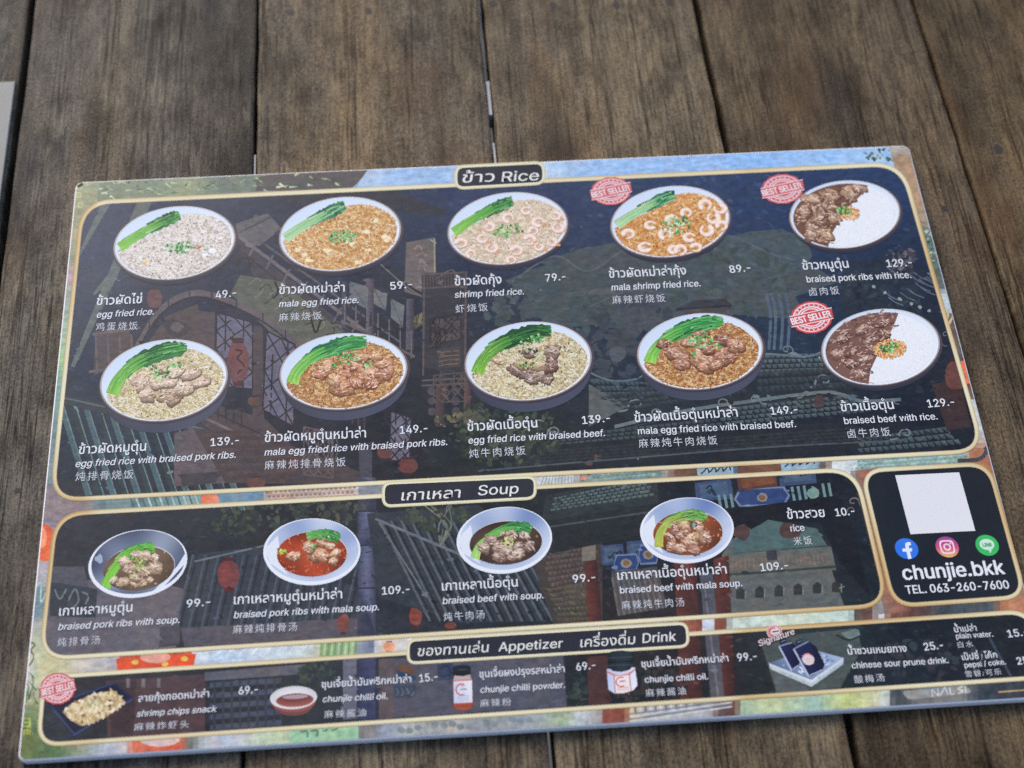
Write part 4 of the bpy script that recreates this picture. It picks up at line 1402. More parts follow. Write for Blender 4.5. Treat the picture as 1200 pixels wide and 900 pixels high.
def chunk(g, x, y, rx, ry, c, rot=0.0, sheen=.35):
    """a piece of meat: dark foot, rounded body, streaks of lighter and darker fibre"""
    dk = mixc(c, (50, 28, 20), .6)
    n = 18
    ks = []
    for i in range(n):
        ks.append(1 + F.uniform(-.30, .26))
    cr, sr = math.cos(rot), math.sin(rot)

    def w2(X, Y, du=0, dv=0):
        return (x + du + X * cr - Y * sr, y + dv + X * sr + Y * cr)

    def at(s, du=0, dv=0):
        return [w2(rx * s * ks[i] * math.cos(6.2832 * i / n), ry * s * ks[i] * math.sin(6.2832 * i / n), du, dv) for i in range(n)]

    g.poly(at(1.06, .4, 1.0), dk)
    rim = at(1.0)
    g.fan(rim, mixc(c, (255, 240, 225), sheen), [jit(mixc(c, dk, .15 + .6 * max(0, (p[1] - y) / (ry + .1)) + F.uniform(0, .25)), 8, F) for p in rim], w2(-rx * .15, -ry * .25))
    ft = F.uniform(-.5, .5)
    for _ in range(int(8 + rx * ry * .45)):
        a, r = F.uniform(0, 6.28), math.sqrt(F.random()) * .88
        X, Y = rx * r * math.cos(a), ry * r * math.sin(a)
        px, py = w2(X, Y)
        l = F.uniform(1.0, 3.4)
        t = rot + ft + F.uniform(-.45, .45)
        lit = F.random() < .5 - .4 * (Y / ry)
        cc = jit(mixc(c, F.choice([(255, 246, 234), (255, 226, 196), (250, 214, 180)]) if lit else F.choice([dk, dk, (70, 40, 30)]), F.uniform(.25, .75)), 12, F)
        blob_i(g, px, py, l, F.uniform(.35, .95), cc, 6, .35, t)
    for _ in range(2):
        X, Y = F.uniform(-.5, .4) * rx, F.uniform(-.6, .1) * ry
        blob_i(g, *w2(X, Y), F.uniform(.8, 1.8), F.uniform(.4, .8), mixc(c, (255, 252, 246), .75), 6, .3, rot)


def herbs(d, u, v, ru, rv, n, parent, pal=HERBS, name='scallions', size=1.0, extra=()):
    g = Ink(Z_HERB)
    for _ in range(n):
        a, r = F.uniform(0, 6.28), F.random() ** .6
        x, y = d.q(u + ru * r * math.cos(a), v + rv * r * math.sin(a))
        s = F.uniform(.9, 2.1) * size
        c = jit(F.choice(pal), 12, F)
        pts = blob_i(g, x, y, s, s * F.uniform(.5, .9), c, 7, .25, F.uniform(0, 3))
        if F.random() < .3:
            blob_i(g, x, y, s * .4, s * .3, mixc(c, (225, 245, 210), .5), 6, .2)
    return g.build(name, parent)


def shrimp(g, x, y, r, c, a0):
    """curled peeled shrimp seen from above: fat head end, thin tail end, faint pink bands"""
    n = 14
    kk = F.uniform(.66, .86)
    out, inn, core = [], [], []
    for i in range(n + 1):
        a = a0 + 5.4 * i / n
        t = i / n
        w = r * (.98 * math.sin(min(1, .30 + t * .9) * math.pi * .62 + .2) * (1 - .55 * t))
        w = max(w, r * .16)
        out.append((x + r * math.cos(a), y + r * kk * math.sin(a))); core.append((x + (r - w * .45) * math.cos(a), y + (r - w * .45) * kk * math.sin(a))); inn.append((x + (r - w) * math.cos(a), y + (r - w) * kk * math.sin(a)))
    band = [mixc(c, (228, 156, 120), (.45 if i % 3 == 0 else .10) + .25 * (i / n)) for i in range(n + 1)]
    sh = mixc(c, (150, 96, 66), .42)
    g.ring([(p[0] + .3, p[1] + .9) for p in out], [(p[0] + .3, p[1] + .9) for p in inn], sh, sh, False)
    lit = [mixc(v, (255, 250, 246), .7) for v in band]
    g.ring(out, core, band, lit, False)
    g.ring(core, inn, lit, [mixc(v, (196, 130, 100), .35) for v in band], False)


FULL = [(.93 * math.cos(a * math.pi / 16), .93 * math.sin(a * math.pi / 16) + .02) for a in range(32)]


def rice_region(top):
    """bowl opening below a top boundary given left to right"""
    end = 180 - math.degrees(math.asin(min(.9, (top[0][1] - .02) / .925))) - 6
    low = [(.925 * math.cos(a), .925 * math.sin(a) + .02) for a in [math.radians(-8 + (end + 8) * i / 14) for i in range(15)]]
    return top + low


def fried(cx, cy, rx, ry, k, kind, pal, label, style, dark, n=560, big=False, base=None, bits=()):
    d = Dish(cx, cy, rx, ry, k)
    b = bowl(d, kind, 'bowl', label)
    if not big:
        top = [(-.93, .06), (-.62, -.16), (-.36, -.32), (-.10, -.56), (.10, -.74), (.40, -.74), (.68, -.58), (.86, -.34)]
        path = [(-.90, -.02), (-.62, -.30), (-.36, -.50), (-.12, -.66), (.08, -.76)]
        w = ry * .27
    else:
        top = [(-.88, .22), (-.70, -.08), (-.52, -.28), (-.20, -.46), (.06, -.64), (.36, -.72), (.64, -.56), (.84, -.28)]
        path = [(-.80, .22), (-.74, -.04), (-.56, -.36), (-.28, -.58), (.06, -.72), (.36, -.74)]
        w = ry * .33
    grains(d, rice_region(top), pal, n, b, dark, base=base, bits=bits)
    greens(d, path, w, b, style)
    return d, b


# row one
d, b = fried(204.5, 285, 71.5, 43, .09, 'flat', EGG, 'egg fried rice in a white bowl', BOK, (120, 100, 80), 640, base=(206, 198, 190),
             bits=[(.38, .18, 3.2, (196, 130, 84)), (.41, .16, 2, (170, 96, 60)), (-.48, .42, 3.4, (236, 200, 130)), (-.5, .45, 2, (226, 176, 92)), (.62, .30, 5, (240, 240, 240)), (.5, .4, 4, (238, 238, 238)), (.55, -.3, 2.4, (214, 190, 150))])
herbs(d, .08, .13, .24, .17, 76, b)
YB = []
for u, v in ((-.7, .32), (.42, .02), (.72, .14), (.78, .24), (-.6, .5), (.46, .52), (.2, .3), (-.5, .62), (.1, .2), (.3, .8), (-.2, .4), (.6, -.3)):
    for _ in range(3):
        YB.append((u + F.uniform(-.05, .05), v + F.uniform(-.05, .05), F.uniform(1.6, 3.6), (240, 222, 180)))
d, b = fried(398.5, 274.5, 71.5, 43.5, .085, 'flat', MALA, 'golden spicy egg fried rice', BOKP, (120, 70, 40), 640, base=(206, 154, 90), bits=YB)
herbs(d, .03, .05, .24, .18, 84, b, HERBS + [(120, 190, 130)])
d, b = fried(595, 268, 70.5, 42.5, .08, 'flat', [(232, 220, 196), (222, 206, 176), (242, 234, 220), (206, 186, 160), (226, 212, 170)], 'pale shrimp fried rice', BOK, (150, 110, 80), 560, base=(218, 200, 174))
g = Ink(Z_TOP)
for i, (u, v) in enumerate(((-.78, .28), (-.42, .22), (-.62, .6), (-.26, .5), (.42, .1), (.80, -.26), (.84, .08), (.36, .34), (.14, .6), (.52, .56), (.0, -.30), (-.3, -.1), (.3, -.46), (.74, .46), (.05, .86), (.5, -.12))):
    shrimp(g, *d.q(u, v), F.uniform(6.4, 8.8), (238, 218, 202), F.uniform(0, 6))
    if i % 2:
        blob_i(g, *d.q(u + .1, v + .1), 3, 1.6, (226, 160, 112), 7, .3, .4)
g.build('shrimps', b)
herbs(d, .0, .06, .26, .2, 70, b, [(120, 176, 92), (160, 204, 130), (84, 146, 72), (200, 220, 160), (62, 120, 60)])
d, b = fried(785.5, 260, 70, 42, .075, 'flat', [(226, 160, 84), (236, 188, 110), (206, 132, 66), (240, 206, 140), (220, 150, 76), (232, 178, 92)], 'orange spicy shrimp fried rice', BOKP, (130, 70, 36), 560, base=(208, 142, 76))
g = Ink(Z_TOP)
for u, v in ((-.76, .26), (-.36, .05), (.02, -.06), (.28, -.26), (.62, -.46), (.90, -.30), (.78, -.02), (.92, .22), (.66, .34), (-.10, .36), (.34, .52), (-.46, .72), (.86, .64), (.06, .86), (.46, .84), (.18, .88)):
    if u * u + v * v < .98:
        shrimp(g, *d.q(u * .93, v * .9), F.uniform(7.2, 9), (248, 228, 206), F.uniform(0, 6))
g.build('shrimps', b)
herbs(d, .10, .10, .25, .24, 78, b, [(66, 150, 84), (110, 184, 110), (40, 112, 62), (176, 222, 164), (214, 236, 200)])


def split_plate(cx, cy, rx, ry, k, edge, meat_pts, label, palette, crisp, herb, line_fibre):
    d = Dish(cx, cy, rx, ry, k)
    b = bowl(d, 'flat', 'bowl', label)
    g = Ink(Z_FOOD)
    right = [(.90 * math.cos(math.radians(a)), .90 * math.sin(math.radians(a)) + .02) for a in range(-58, 103, 8)]
    reg = d.qs(right + edge[::-1])
    g.poly(reg, (234, 237, 241))
    for _ in range(420):
        x, y = sample(reg)
        blob_i(g, x, y, F.uniform(1, 2.4), F.uniform(.4, .8), jit((232, 235, 239), 11, F), 6, .2, F.uniform(0, 3))
    g.build('rice', b)
    g = Ink(Z_TOP)
    left = [(.93 * math.cos(math.radians(a)), .93 * math.sin(math.radians(a)) + .02) for a in range(112, 296, 8)]
    reg = d.qs(edge + left[::-1][:-1][::-1]) if False else d.qs(edge[::-1] + [p for p in left])
    reg = d.qs(edge + left)
    g.poly(reg, palette[0])
    for u, v, r1, r2, rot in meat_pts:
        chunk(g, *d.q(u, v), r1, r2, F.choice(palette[1:]), rot, .22)
    for _ in range(line_fibre):
        x, y = sample(reg)
        l = F.uniform(3, 8); a = F.uniform(-.9, .3)
        curve_i(g, [(x, y), (x + l * .5 * math.cos(a), y + l * .5 * math.sin(a) + F.uniform(-1.5, 1.5)), (x + l * math.cos(a), y + l * math.sin(a))], F.uniform(.7, 1.5), jit(F.choice([mixc(palette[1], (236, 206, 190), .5), palette[0], mixc(palette[0], (40, 22, 18), .4)]), 10, F))
    for _ in range(70):
        x, y = sample(reg)
        blob_i(g, x, y, F.uniform(.6, 1.6), F.uniform(.4, .9), jit(mixc(palette[0], F.choice([(250, 230, 210), (40, 24, 18)]), .5), 10, F), 6, .3, F.uniform(0, 3))
    g.build('meat', b)
    g = Ink(Z_TOP + 0.00002)
    for _ in range(crisp[4]):
        a, r = F.uniform(0, 6.28), F.random() ** .55
        x, y = d.q(crisp[0] + crisp[2] * r * math.cos(a), crisp[1] + crisp[3] * r * math.sin(a))
        blob_i(g, x, y, F.uniform(.8, 2.2), F.uniform(.4, .9), jit(F.choice([(216, 142, 66), (232, 176, 96), (190, 112, 50), (240, 200, 130)]), 12, F), 6, .3, F.uniform(0, 3))
    g.build('fried_garlic', b)
    herbs(d, *herb, b)


def curve_i(g, pts, w, c, n=4):
    o = spline(pts, n)
    L, Rr = [], []
    for i, p in enumerate(o):
        t = (Vector(o[min(len(o) - 1, i + 1)]) - Vector(o[max(0, i - 1)])).normalized()
        nn = Vector((-t.y, t.x)) * w / 2
        L.append((p[0] + nn.x, p[1] + nn.y)); Rr.append((p[0] - nn.x, p[1] - nn.y))
    g.ring(L, Rr, c, c, False)


RIBS = [(118, 84, 68), (172, 134, 108), (156, 118, 96), (190, 154, 122), (142, 104, 84), (182, 144, 118)]
split_plate(990, 251.5, 65, 40, .05, [(.42, -.82), (.30, -.56), (.16, -.36), (-.02, -.08), (-.10, .10), (-.16, .34), (-.26, .60), (-.30, .92)],
            [(-.60, -.44, 12, 9, .3), (-.28, -.56, 12, 9, .1), (.08, -.62, 11, 8, .5), (.26, -.74, 9, 5, .2), (-.76, -.08, 8, 11, .2), (-.48, -.12, 13, 7, .8), (-.28, -.24, 9, 7, .4), (-.18, .08, 8, 7, .3), (-.56, .34, 11, 8, .2), (-.36, .56, 10, 9, .5), (-.62, .56, 7, 7, .2), (-.46, .12, 9, 6, .1)],
            'braised pork ribs beside white rice', RIBS, (.10, -.02, .17, .20, 170), (-.02, -.12, .14, .14, 30), 60)
BEEF = [(124, 90, 80), (168, 132, 120), (152, 114, 104), (182, 146, 132), (136, 100, 90)]
split_plate(1032, 407, 69.5, 45, .06, [(.30, -.86), (.24, -.62), (.16, -.36), (.04, -.10), (-.02, .10), (-.10, .34), (-.18, .60), (-.20, .93)],
            [(-.62, -.30, 9, 5, -.5), (-.30, -.50, 10, 5, -.4), (.02, -.64, 11, 5, -.1), (-.74, .10, 8, 5, .2), (-.46, .04, 11, 4, -.6), (-.20, -.2, 9, 4, -.6), (-.26, .28, 9, 4, -.3), (-.52, .36, 9, 5, .2), (-.34, .66, 9, 5, .2), (-.12, .02, 7, 4, .4), (.06, -.34, 7, 5, .2)],
            'sliced braised beef beside white rice', BEEF, (.16, .06, .27, .25, 520), (.12, .02, .16, .14, 66), 190)

# row two: the deeper bowls with meat on fried rice
def topped(cx, cy, rx, ry, k, kind, pal, label, style, dark, chunks, mpal, herb, base, extra=None):
    d, b = fried(cx, cy, rx, ry, k, kind, pal, label, style, dark, 640, True, base)
    g = Ink(Z_TOP)
    for u, v, r1, r2, rot in chunks:
        chunk(g, *d.q(u, v), r1, r2, jit(F.choice(mpal), 8, F), rot)
    g.build('meat', b)
    for h in herb:
        herbs(d, *h[:5], b, *h[5:])


topped(192, 446, 75, 48, .09, 'navy', EGGY, 'egg fried rice under pale pork ribs', BOK, (110, 90, 60),
       [(-.34, .02, 11, 10, -.4), (-.26, .30, 10, 8, .2), (.10, .36, 14, 12, -.3), (.30, .22, 12, 8, -.2), (.06, .06, 12, 6, -.3), (.40, -.10, 13, 6, -.4), (.20, -.16, 9, 4, -.5), (.58, .12, 10, 6, -.4), (-.04, -.30, 8, 5, -.2), (-.14, .12, 5, 4, .3)],
       [(220, 196, 170), (226, 206, 180), (206, 178, 152), (230, 212, 186)], [(-.04, -.16, .14, .12, 26), (.2, -.36, .16, .06, 10), (-.16, -.34, .08, .06, 6)], (204, 186, 140))
topped(402.5, 435.5, 75, 45, .06, 'navy', MALAD, 'dark spicy rice under red pork ribs', BOKB, (96, 56, 30),
       [(-.26, -.14, 8, 11, .5), (-.36, .04, 7, 6, .3), (.02, .14, 12, 9, -.4), (-.04, .38, 15, 12, .2), (.16, -.14, 13, 6, .1), (.40, .12, 14, 11, .1), (.64, .02, 10, 14, .5), (.60, -.18, 9, 7, .2), (.30, -.34, 12, 5, -.2), (.50, -.36, 8, 5, 0), (.20, .30, 8, 6, .6), (-.14, .20, 8, 8, .2), (.46, .36, 9, 5, -.4)],
       [(222, 160, 116), (210, 142, 100), (196, 122, 88), (230, 176, 124), (214, 148, 110)], [(.06, -.36, .2, .16, 46, HERBS + [(176, 214, 150)]), (.36, -.14, .10, .10, 16), (-.12, -.16, .06, .06, 8)], (186, 132, 74))
topped(619, 423.5, 74.5, 46.5, .06, 'navy', EGGY, 'egg fried rice under grey braised beef', BOKD, (84, 70, 50),
       [(-.20, .20, 10, 6, .6), (.0, .30, 14, 8, .3), (.22, .30, 12, 9, -.5), (.36, .10, 8, 13, .4), (.16, .12, 9, 6, .2), (-.10, .08, 8, 6, .4), (.38, -.22, 9, 10, .2), (.02, -.20, 9, 5, .2), (-.48, -.06, 7, 4, .3), (.06, .46, 9, 5, .1), (.30, .50, 7, 5, -.3)],
       [(150, 126, 116), (132, 106, 100), (168, 146, 132), (116, 92, 88), (206, 182, 142)], [(-.02, .08, .14, .1, 26, [(96, 128, 64), (60, 90, 46), (150, 180, 100), (206, 190, 130)]), (.0, -.30, .16, .16, 30, [(60, 66, 50), (84, 92, 66), (190, 206, 150), (48, 52, 44)]), (.16, -.12, .05, .08, 8, [(186, 214, 160)]), (.06, -.56, .2, .12, 20)], (206, 186, 136))
topped(820.5, 412, 74, 45, .05, 'navy', MALAD, 'dark spicy rice under brown braised beef', BOKB, (96, 52, 26),
       [(-.46, -.04, 11, 9, .3), (-.28, .10, 9, 8, .2), (-.30, .30, 9, 7, .2), (.02, .18, 15, 12, .4), (.10, .40, 10, 8, .2), (.42, .14, 15, 11, -.2), (.36, -.30, 11, 8, .1), (.10, -.08, 10, 7, .3), (.56, -.12, 10, 9, .4), (-.16, -.26, 11, 6, -.1), (.26, .36, 9, 6, -.3), (-.58, -.26, 8, 5, -.3), (.0, -.46, 10, 4, -.1)],
       [(172, 114, 86), (158, 98, 74), (186, 128, 96), (194, 136, 102), (146, 88, 68)], [(.02, -.30, .2, .2, 70, [(130, 200, 124), (96, 172, 96), (176, 222, 160), (70, 140, 76)]), (.28, -.12, .08, .08, 10), (-.1, .06, .05, .05, 6)], (184, 124, 68))


# soups: deep tilted white bowls
def soup(cx, cy, rx, ry, k, kind, surf, broth, label, greens_path, gw, style, chunks, mpal, herb, specks):
    d = Dish(cx, cy, rx, ry, k)
    b = bowl(d, kind, 'bowl', label)
    g = Ink(Z_FOOD)
    su, sv, sr, sq = surf
    pts = [d.q(su + sr * math.cos(2 * math.pi * i / 40), sv + sq * math.sin(2 * math.pi * i / 40)) for i in range(40)]
    g.poly([(p[0] + .6, p[1] - .8) for p in pts], (206, 206, 206))
    g.fan(pts, mixc(broth, (255, 210, 170), .10), [mixc(broth, (30, 16, 12), .25 + .2 * math.sin(i * .5)) for i in range(40)])
    for _ in range(specks):
        x, y = sample(pts)
        blob_i(g, x, y, F.uniform(.5, 2.2), F.uniform(.4, 1.2), jit(mixc(broth, F.choice([(255, 190, 120), (255, 150, 90), (90, 30, 20), (255, 220, 180)]), F.uniform(.15, .55)), 8, F), 7, .3, F.uniform(0, 3))
    g.build('broth', b)
    greens(d, greens_path, gw, b, style)
    g = Ink(Z_TOP)
    for u, v, r1, r2, rot in chunks:
        chunk(g, *d.q(u, v), r1, r2, jit(F.choice(mpal), 8, F), rot)
    g.build('meat', b)
    for h in herb:
        herbs(d, *h[:5], b, *h[5:])


soup(161.5, 660, 58, 39, .10, ('deep', 0.5, True), (.02, .16, .72, .66), (118, 96, 78), 'clear pork rib soup in a dark bowl',
     [(-.66, .62), (-.56, .30), (-.42, .0), (-.20, -.30), (.14, -.42), (.34, -.44)], 12, ((146, 222, 70), (128, 210, 66), (110, 196, 80), (64, 140, 56)),
     [(-.26, -.10, 8, 6, .2), (-.02, -.26, 8, 5, 0), (.16, -.20, 7, 6, .3), (.34, -.10, 5, 6, .2), (-.16, .14, 8, 7, -.6), (.34, .20, 9, 8, .2), (.12, .26, 7, 6, .2), (-.30, .52, 10, 6, -.3), (.02, .58, 10, 6, -.2), (.24, .54, 4, 4, 0), (-.48, .44, 6, 4, -.3), (-.06, .42, 7, 5, 0)],
     [(206, 182, 152), (216, 194, 164), (190, 164, 134), (198, 172, 138)], [(.02, .0, .12, .16, 26, [(150, 176, 84), (120, 150, 70), (196, 204, 130)]), (-.1, .34, .06, .08, 8, [(190, 190, 120)])], 30)
soup(365.5, 646, 57, 38.5, .02, ('deep', 2.0, False), (0.0, .09, .72, .68), (182, 66, 36), 'red spicy pork rib soup',
     [(-.10, -.44), (.10, -.52), (.36, -.48), (.56, -.36)], 11, ((120, 190, 96), (90, 170, 80), (70, 150, 78), (40, 110, 56)),
     [(-.36, .12, 9, 6, -.2), (.02, .10, 9, 7, .7), (.20, .12, 9, 7, .8), (-.06, -.14, 7, 7, .2), (.20, -.26, 7, 5, .1), (.48, .06, 7, 4, -.6), (.44, .30, 6, 4, -.5), (.36, -.16, 6, 4, .3)],
     [(228, 178, 140), (236, 192, 152), (214, 156, 116)], [(.04, -.12, .09, .09, 12), (-.62, .02, .12, .10, 14, [(176, 208, 76), (150, 190, 70), (196, 220, 100)]), (.3, -.40, .2, .08, 16)], 150)
soup(591, 632.5, 56, 38.5, .05, ('deep', 3.4, False), (.03, .10, .76, .66), (82, 64, 56), 'clear beef soup in a blue white bowl',
     [(-.62, .52), (-.52, .16), (-.24, -.14), (.08, -.34), (.36, -.36), (.56, -.26)], 10.5, ((190, 230, 120), (110, 190, 90), (78, 168, 92), (46, 120, 66)),
     [(-.28, -.02, 9, 6, .1), (-.44, .20, 8, 7, .2), (-.10, .22, 8, 7, .1), (.14, -.10, 6, 8, .6), (.42, -.10, 6, 5, .3), (.30, .22, 8, 6, -.6), (.52, .22, 7, 7, .3), (.06, .34, 8, 6, .2), (-.12, .52, 9, 6, .2), (.14, .54, 6, 5, .2), (.30, .44, 7, 6, -.4), (.02, -.18, 7, 3, 0)],
     [(176, 150, 138), (190, 166, 150), (156, 128, 118), (200, 178, 160)], [(.06, .08, .12, .18, 30, [(206, 206, 130), (226, 222, 160), (186, 190, 110)])], 26)
soup(805, 621, 55, 38, .03, ('deep', 4.2, False), (.02, .10, .74, .68), (150, 78, 48), 'brown spicy beef soup',
     [(-.60, .50), (-.58, .12), (-.42, -.22), (-.10, -.42), (.20, -.46), (.42, -.34)], 10.5, ((206, 204, 90), (176, 196, 90), (120, 190, 100), (70, 140, 76)),
     [(-.26, -.06, 5, 8, .4), (-.04, -.14, 8, 6, .1), (.26, -.06, 6, 9, -.2), (-.36, .20, 8, 4, .6), (-.06, .14, 10, 7, -.2), (.12, .24, 9, 6, -.3), (.38, .24, 6, 8, .5), (-.34, .48, 6, 7, .2), (-.14, .56, 8, 6, .1), (.06, .42, 10, 6, .4), (.16, .62, 8, 5, .2), (.46, .30, 4, 6, .2)],
     [(196, 146, 122), (206, 158, 130), (176, 122, 100), (214, 172, 118)], [(.12, -.14, .1, .08, 16, [(90, 100, 96), (60, 66, 66), (140, 150, 140)])], 90)


# ---- appetizers and drinks
def side_pictures():
    # sauce bowl
    g = Ink(Z_BOWL)
    g.poly(ell(344, 828, 22, 11, 24, .02), (110, 72, 72)); g.poly(ell(344, 822.5, 26, 12, 28, .03), (150, 84, 76))
    g.poly(ell(344, 817.5, 27.5, 13.5, 32, .05), (226, 222, 222)); g.fan(ell(344, 816, 26, 12, 28, .05), (240, 240, 240), (206, 204, 206))
    o = g.build('sauce_bowl_picture', board, 'small white bowl of dark red chilli oil')
    g = Ink(Z_FOOD)
    e = ell(345.5, 820.5, 22, 8, 28, .05)
    g.fan(e, (96, 50, 52), [mixc((170, 96, 84), (110, 56, 54), .5 - .5 * math.sin(2 * math.pi * i / 28)) for i in range(28)], (345, 819)); g.poly(ell(346, 816.5, 15, 2.6, 16, .05), (176, 150, 156))
    for _ in range(10):
        blob_i(g, 345 + F.uniform(-14, 14), 821 + F.uniform(-3, 3), 1.6, .8, jit((120, 62, 60), 14, F))
    g.build('sauce', o)
    # shrimp snack tray
    g = Ink(Z_BOWL)
    g.poly([(58, 826), (134, 799), (157, 818), (86, 864)], (36, 44, 76)); g.poly([(62, 826), (133, 802), (152, 817), (86, 859)], (26, 32, 54)); g.poly([(66, 834), (86, 858), (88, 862), (60, 830)], (66, 78, 112))
    line_i(g, (86, 862), (156, 819), 1.6, (70, 80, 116)); line_i(g, (60, 826), (134, 800.5), 1.4, (58, 68, 104))
    o = g.build('snack_tray_picture', board, 'dark blue tray of fried shrimp snacks')
    g = Ink(Z_FOOD)
    reg = [(110 + (x_ - 110) * .90, 830 + (y_ - 830) * .86) for x_, y_ in ((69, 835), (80, 824), (104, 813), (120, 808), (136, 806), (151, 821), (140, 832), (125, 842), (108, 850), (93, 854), (80, 846))]
    g.poly(reg, (176, 154, 116))
    for _ in range(230):
        x, y = sample(reg)
        c = F.choice([(232, 216, 176), (214, 192, 146), (202, 172, 120), (240, 228, 200), (222, 202, 158)]) if F.random() < .9 else (150, 110, 70)
        c = mixc(c, (196, 214, 176), max(0, .7 - math.hypot((x - 110) / 16, (y - 824) / 9)) * 1.0)
        blob_i(g, x, y, F.uniform(1.6, 4), F.uniform(1, 2), jit(c, 12, F), 7, .3, F.uniform(0, 3))
    g.build('snacks', o)
    # chilli powder jar
    g = Ink(Z_BOWL)
    sh = lambda y0, y1, w0, w1, x=542, n=8: [(x - w0, y0), (x + w0, y0 - 1), (x + w1, y1 - 1), (x - w1, y1)]
    g.poly([(531, 796), (553, 795), (554, 827), (552, 831), (543, 832.5), (534, 831.5), (532, 828)], [(196, 120, 100), (206, 150, 130), (150, 70, 50), (170, 84, 56), (176, 92, 62), (150, 72, 52), (150, 76, 60)])
    g.poly([(531.5, 798.5), (553, 797.5), (553.6, 823), (532, 824)], [(206, 210, 226), (236, 234, 238), (222, 222, 232), (200, 206, 226)])
    line_i(g, (531.5, 797.5), (553, 796.5), 1.6, (206, 120, 104)); line_i(g, (532, 825), (553.6, 824), 1.4, (196, 84, 60))
    g.poly([(532.5, 791), (551, 790), (552, 796), (531.5, 797)], (190, 170, 166))
    cap = [(530.5, 782), (533, 780), (542, 779), (549, 779.5), (551.5, 781.5), (551.5, 790.5), (542, 792.5), (531, 791.5)]
    g.poly(cap, [(26, 30, 38), (40, 46, 56), (56, 62, 70), (44, 50, 58), (24, 28, 36), (30, 34, 40), (38, 44, 50), (22, 26, 34)])
    g.poly(ell(542, 782.5, 8.5, 2.6, 18), (34, 40, 48)); line_i(g, (537, 785), (547, 784.4), 1.2, (66, 76, 84))
    arc_i(g, 541, 808, 6.6, 6.4, 1.1, 5.2, 1.5, (196, 66, 62)); line_i(g, (540, 808), (547, 807.5), 1.2, (110, 70, 80)); line_i(g, (540, 804), (545, 803.6), .9, (200, 90, 90))
    for y in (816, 818.5, 821):
        line_i(g, (536, y), (550, y - .6), .7, (150, 160, 190))
    o = g.build('jar_picture', board, 'small chilli powder shaker with black cap')
    # chilli oil jar
    g = Ink(Z_BOWL)
    g.poly([(711, 784), (744, 782), (747, 803), (742, 809), (730, 812.5), (720, 812.5), (713, 808)], [(186, 196, 226), (222, 222, 236), (236, 236, 242), (226, 226, 236), (236, 220, 220), (222, 220, 228), (196, 206, 232)])
    g.poly([(711.5, 786), (720, 790), (728, 790.5), (738, 788), (744, 783.4), (744, 785.5), (738, 790.5), (728, 792.6), (720, 792), (711.8, 788.4)], (206, 120, 104))
    g.poly([(719.5, 791), (737.5, 789.5), (739.5, 810), (721, 812)], (240, 226, 222)); line_i(g, (719.5, 791), (721, 812), 1, (160, 80, 70)); line_i(g, (737.5, 789.5), (739.5, 810), 1, (160, 80, 70)); line_i(g, (720, 792), (737.5, 790.5), 1, (206, 96, 84))
    arc_i(g, 728, 799, 6, 5.6, .9, 5.2, 1.4, (190, 80, 72)); line_i(g, (726, 798.6), (733, 798), 1.2, (120, 60, 60))
    for y in (806, 808.4):
        line_i(g, (723, y), (737, y - .8), .7, (206, 130, 120))
    cap = [(712, 766), (716, 763.5), (728, 762), (739, 763.5), (742, 766), (741, 781), (738, 785), (728, 787.5), (718, 786.5), (713, 782)]
    g.poly(cap, [(30, 36, 42), (40, 48, 54), (54, 64, 70), (44, 52, 60), (26, 30, 36), (28, 34, 40), (34, 40, 46), (46, 56, 62), (36, 42, 48), (26, 32, 38)])
    for y in (771, 776, 780):
        line_i(g, (713, y), (741.5, y - 1.2), 1, (66, 78, 84) if y != 776 else (18, 22, 26))
    o = g.build('jar_picture', board, 'squat chilli oil jar with dark lid')
    # gift box with two prune drink bottles
    g = Ink(Z_BOWL)
    g.poly([(901, 777), (918, 771), (958, 763), (988.5, 771), (951, 798)], [(84, 102, 134), (120, 138, 168), (150, 166, 196), (166, 184, 208), (120, 140, 176)])
    g.poly([(901, 777), (951, 797), (951, 805), (902.5, 784)], [(206, 214, 216), (222, 226, 226), (170, 184, 186), (186, 196, 200)]); g.poly([(951, 797), (988.5, 771), (988.5, 778.5), (951, 805)], [(226, 230, 230), (206, 214, 220), (150, 170, 180), (176, 190, 196)])
    for _ in range(60):
        x, y = sample([(904, 777), (920, 772), (958, 764), (984, 771), (951, 793)])
        blob_i(g, x, y, F.uniform(1, 3.4), F.uniform(.5, 1.2), jit(F.choice([(190, 206, 226), (120, 146, 186), (220, 228, 236), (90, 110, 150)]), 10, F), 6, .3, F.uniform(-.6, .9))
    for _ in range(30):
        x, y = sample([(902, 780), (951, 800), (986, 774), (986, 777), (951, 803), (903, 783)])
        blob_i(g, x, y, 1.6, .7, jit((166, 180, 184), 14, F), 6, .3, .3)
    o = g.build('gift_box_picture', board, 'pale open box holding two dark blue bottles')
    for q, lab in (([(913, 757.5), (928, 753), (935, 781), (928, 786)], False), ([(930, 760.5), (948, 751.5), (963.5, 786), (948, 793)], True)):
        g = Ink(Z_FOOD if not lab else Z_TOP)
        g.poly([(q[0][0] + .5, q[0][1] + 1), (q[1][0], q[1][1] + .5), (q[1][0] + 8, q[1][1] + 6), (q[2][0] + 3, q[2][1] - 8), q[2], q[3]], (26, 30, 54))
        g.poly(q, [(40, 46, 84), (34, 38, 72), (26, 28, 56), (34, 38, 74)])
        line_i(g, q[0], q[3], 1.8, (186, 196, 216)); line_i(g, q[0], q[1], 1.0, (150, 164, 196)); line_i(g, (q[3][0] + 1, q[3][1] - 1.5), (q[2][0], q[2][1] - 1), .9, (206, 214, 226))
        nx, ny = (q[0][0] + q[1][0]) / 2 - 2, (q[0][1] + q[1][1]) / 2 - 1
